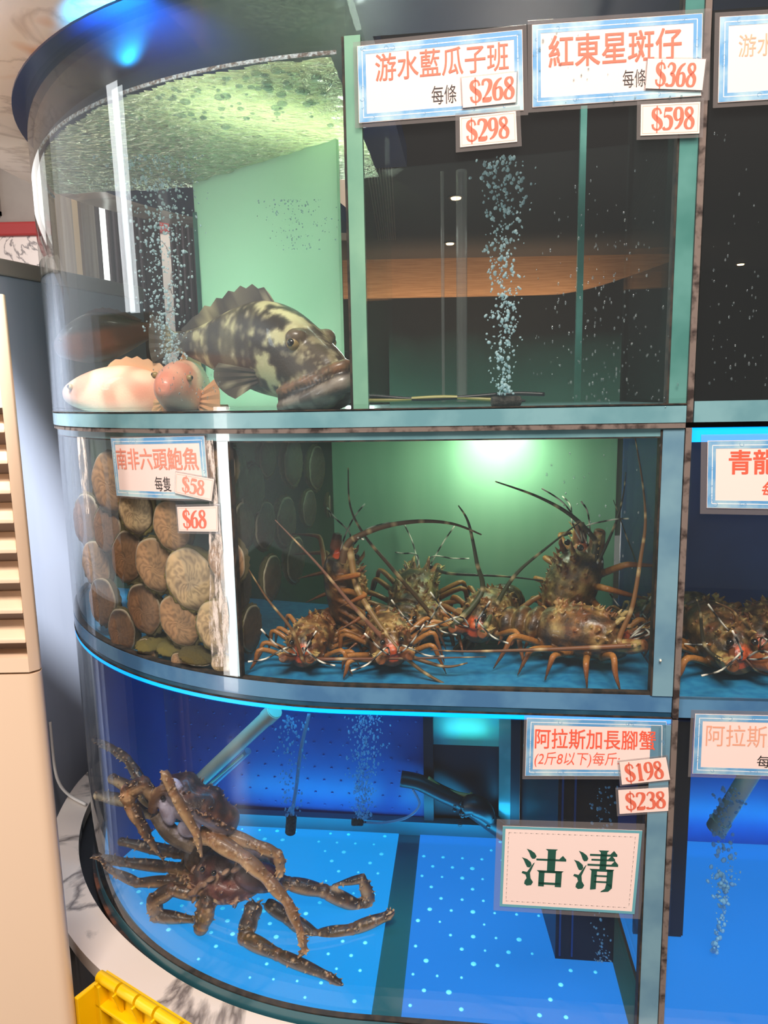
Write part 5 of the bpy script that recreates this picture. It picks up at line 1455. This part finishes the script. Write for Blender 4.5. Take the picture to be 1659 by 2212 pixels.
def acp(u, d, z): return E1 + AX * u + AY * d + V((0, 0, z))
m = MB(); pr = [(.40, 0)] + [(.030 - .030 * math.sin(a), .030 - .030 * math.cos(a)) for a in [PI / 2 * i / 8 for i in range(9)]] + [(.0, .22), (.40, .22)]
zt = lambda py: (at_y(40, py, 1.15)).z
z1 = zt(1455)
m.prism([acp(u, d, 0) for u, d in pr], (0, 0, z1 - .002)); 
m.build('lower_body', 'cream_plastic', ac, smooth='auto')
m = MB(); zo0, zo1 = zt(1425), zt(880)
pr2 = [(.022, .0)] + [(.030 - .030 * math.sin(a), .030 - .030 * math.cos(a)) for a in [PI / 2 * i / 8 for i in range(5, 9)]] + [(.0, .22), (.40, .22), (.40, .06), (.022, .06)]
m.prism([acp(u, d, z1 + .002) for u, d in pr2], (0, 0, TOPZ - z1)); m.build('upper_body', 'cream_plastic', ac, smooth='auto')
m = MB(); m.prism([acp(u, d, zo1) for u, d in ((.022, .0), (.40, .0), (.40, .06), (.022, .06))], (0, 0, TOPZ - zo1)); m.build('top_panel', 'cream_plastic', ac)
m = MB(); m.prism([acp(u, d, z1 + .002) for u, d in ((.022, .0), (.40, .0), (.40, .06), (.022, .06))], (0, 0, zo0 - z1)); m.build('grille_frame', 'cream_plastic', ac)
m = MB(); m.prism([acp(u, d, zo0) for u, d in ((.022, .055), (.40, .055), (.40, .062), (.022, .062))], (0, 0, zo1 - zo0)); m.build('grille_back', 'cream_dark', ac)
for i, py in enumerate((935, 1003, 1068, 1132, 1197, 1262, 1328, 1392)):
    m = MB(); z = zt(py); m.prism([acp(.022, .004, z), acp(.40, .004, z), acp(.40, .050, z + .022), acp(.022, .050, z + .022)], (0, 0, .008)); m.build('louvre', 'cream_plastic', ac, bevel=.002)
a0, a1 = at_z(0, 558, .385), at_z(88, 576, .385); dd = (a1 - a0); dd.z = 0; dd.normalize()
c0 = a0 - dd * .25; c1 = a1 + dd * .45; nn = V((-dd.y, dd.x, 0))
c0.z = c1.z = 0
gc = thing('cabinet', (c0 + c1) / 2, 'tall blue-grey metal cabinet side behind the cream air conditioner', 'cabinet')
zc = (at_z(88, 576, .385)).z; d_ = ray(88, 610); zb_ = (EYE + d_ * ((a1 - EYE).xy.length / d_.xy.length)).z
nn = nn if nn.x < 0 else -nn
m = MB(); m.prism([c0, c1, c1 + nn * .5, c0 + nn * .5], (0, 0, zb_)); m.build('side_panel', 'grey_steel', gc, bevel=.004)
m = MB(); e3 = nn * -.006; m.prism([c0 + e3 + V((0, 0, zb_)), c1 + e3 + V((0, 0, zb_)), c1 + nn * .5 + V((0, 0, zb_)), c0 + nn * .5 + V((0, 0, zb_))], (0, 0, zc - zb_)); m.build('top_cap', 'grey_cap', gc, bevel=.004)
m = MB(); P = [at_z(112, 1600, -1.0) + V((0, 0, .06)), at_z(117, 1650, -1.05), at_z(128, 1692, -1.088), at_z(150, 1718, -1.094), at_z(186, 1738, -1.094)]
m.tube(P, .0042, 8, smooth=8); tag(m.build('cable', 'white_cable', smooth=True), 'white cable trailing from behind the air conditioner onto the marble ledge', 'cable')
# folded yellow crate leaning against the counter
p1, p2 = at_z(217, 2094, -1.055), at_z(408, 2216, -1.055); ux = (p2 - p1); ux.z = 0; ux.normalize(); uy = V((-ux.y, ux.x, 0))
uy = uy if (EYE - p1).dot(uy) > 0 else -uy                      # towards the viewer
cr = thing('crate', V((p1.x, p1.y, 0)) + ux * .2, 'yellow plastic folding crate standing against the marble counter', 'crate')
O = V((p1.x, p1.y, 0)); LC, HC = .55, p1.z; TH = .05


def cp(u, o, z): return O + ux * u + uy * o + V((0, 0, z))
m = MB(); m.box(cp(LC / 2, -.008, (HC - .012) / 2), ux * (LC / 2), uy * .006, (0, 0, (HC - .012) / 2)); m.build('back_panel', 'yellow_plastic', cr)
m = MB(); u = .0
while u < LC:
    w_ = .050 if int(u * 1000) % 3 else .062
    m.tube([cp(u + .002, .004, HC - .010), cp(min(u + w_, LC) - .004, .004, HC - .010)], .0105, 14); u += w_
m.build('hinge_barrel', 'yellow_plastic', cr, smooth='auto')
for i in range(11):
    m = MB(); u = .006 + i * .052; m.prism([cp(u, .0, HC - .012), cp(u, .020, HC - .014), cp(u, .004, HC - .062), cp(u, .0, HC - .062)], ux * .004)
    m.build('rib', 'yellow_plastic', cr)
fr = [(.0, LC, HC - .066, HC - .058), (.0, .014, .0, HC - .02), (LC - .014, LC, 0, HC - .02), (.06, LC - .06, HC - .125, HC - .118), (.06, .068, HC - .30, HC - .118)]
m = MB()
for u0, u1, z0, z1_ in fr: m.box(cp((u0 + u1) / 2, .006, (z0 + z1_) / 2), ux * ((u1 - u0) / 2), uy * .011, (0, 0, (z1_ - z0) / 2))
m.build('rim_frame', 'yellow_plastic', cr, bevel=.002)
m = MB(); m.box(cp(-.004, .022, HC / 2 - .01), ux * .005, uy * .030, (0, 0, HC / 2 - .012)); m.build('side_wall', 'yellow_plastic', cr, bevel=.002)
mat('crate_dark', (150, 96, 10), .6)
m = MB(); m.box(cp(LC / 2, .0, HC - .21), ux * (LC / 2 - .068), uy * .003, (0, 0, .085)); m.build('hand_hole', 'crate_dark', cr)
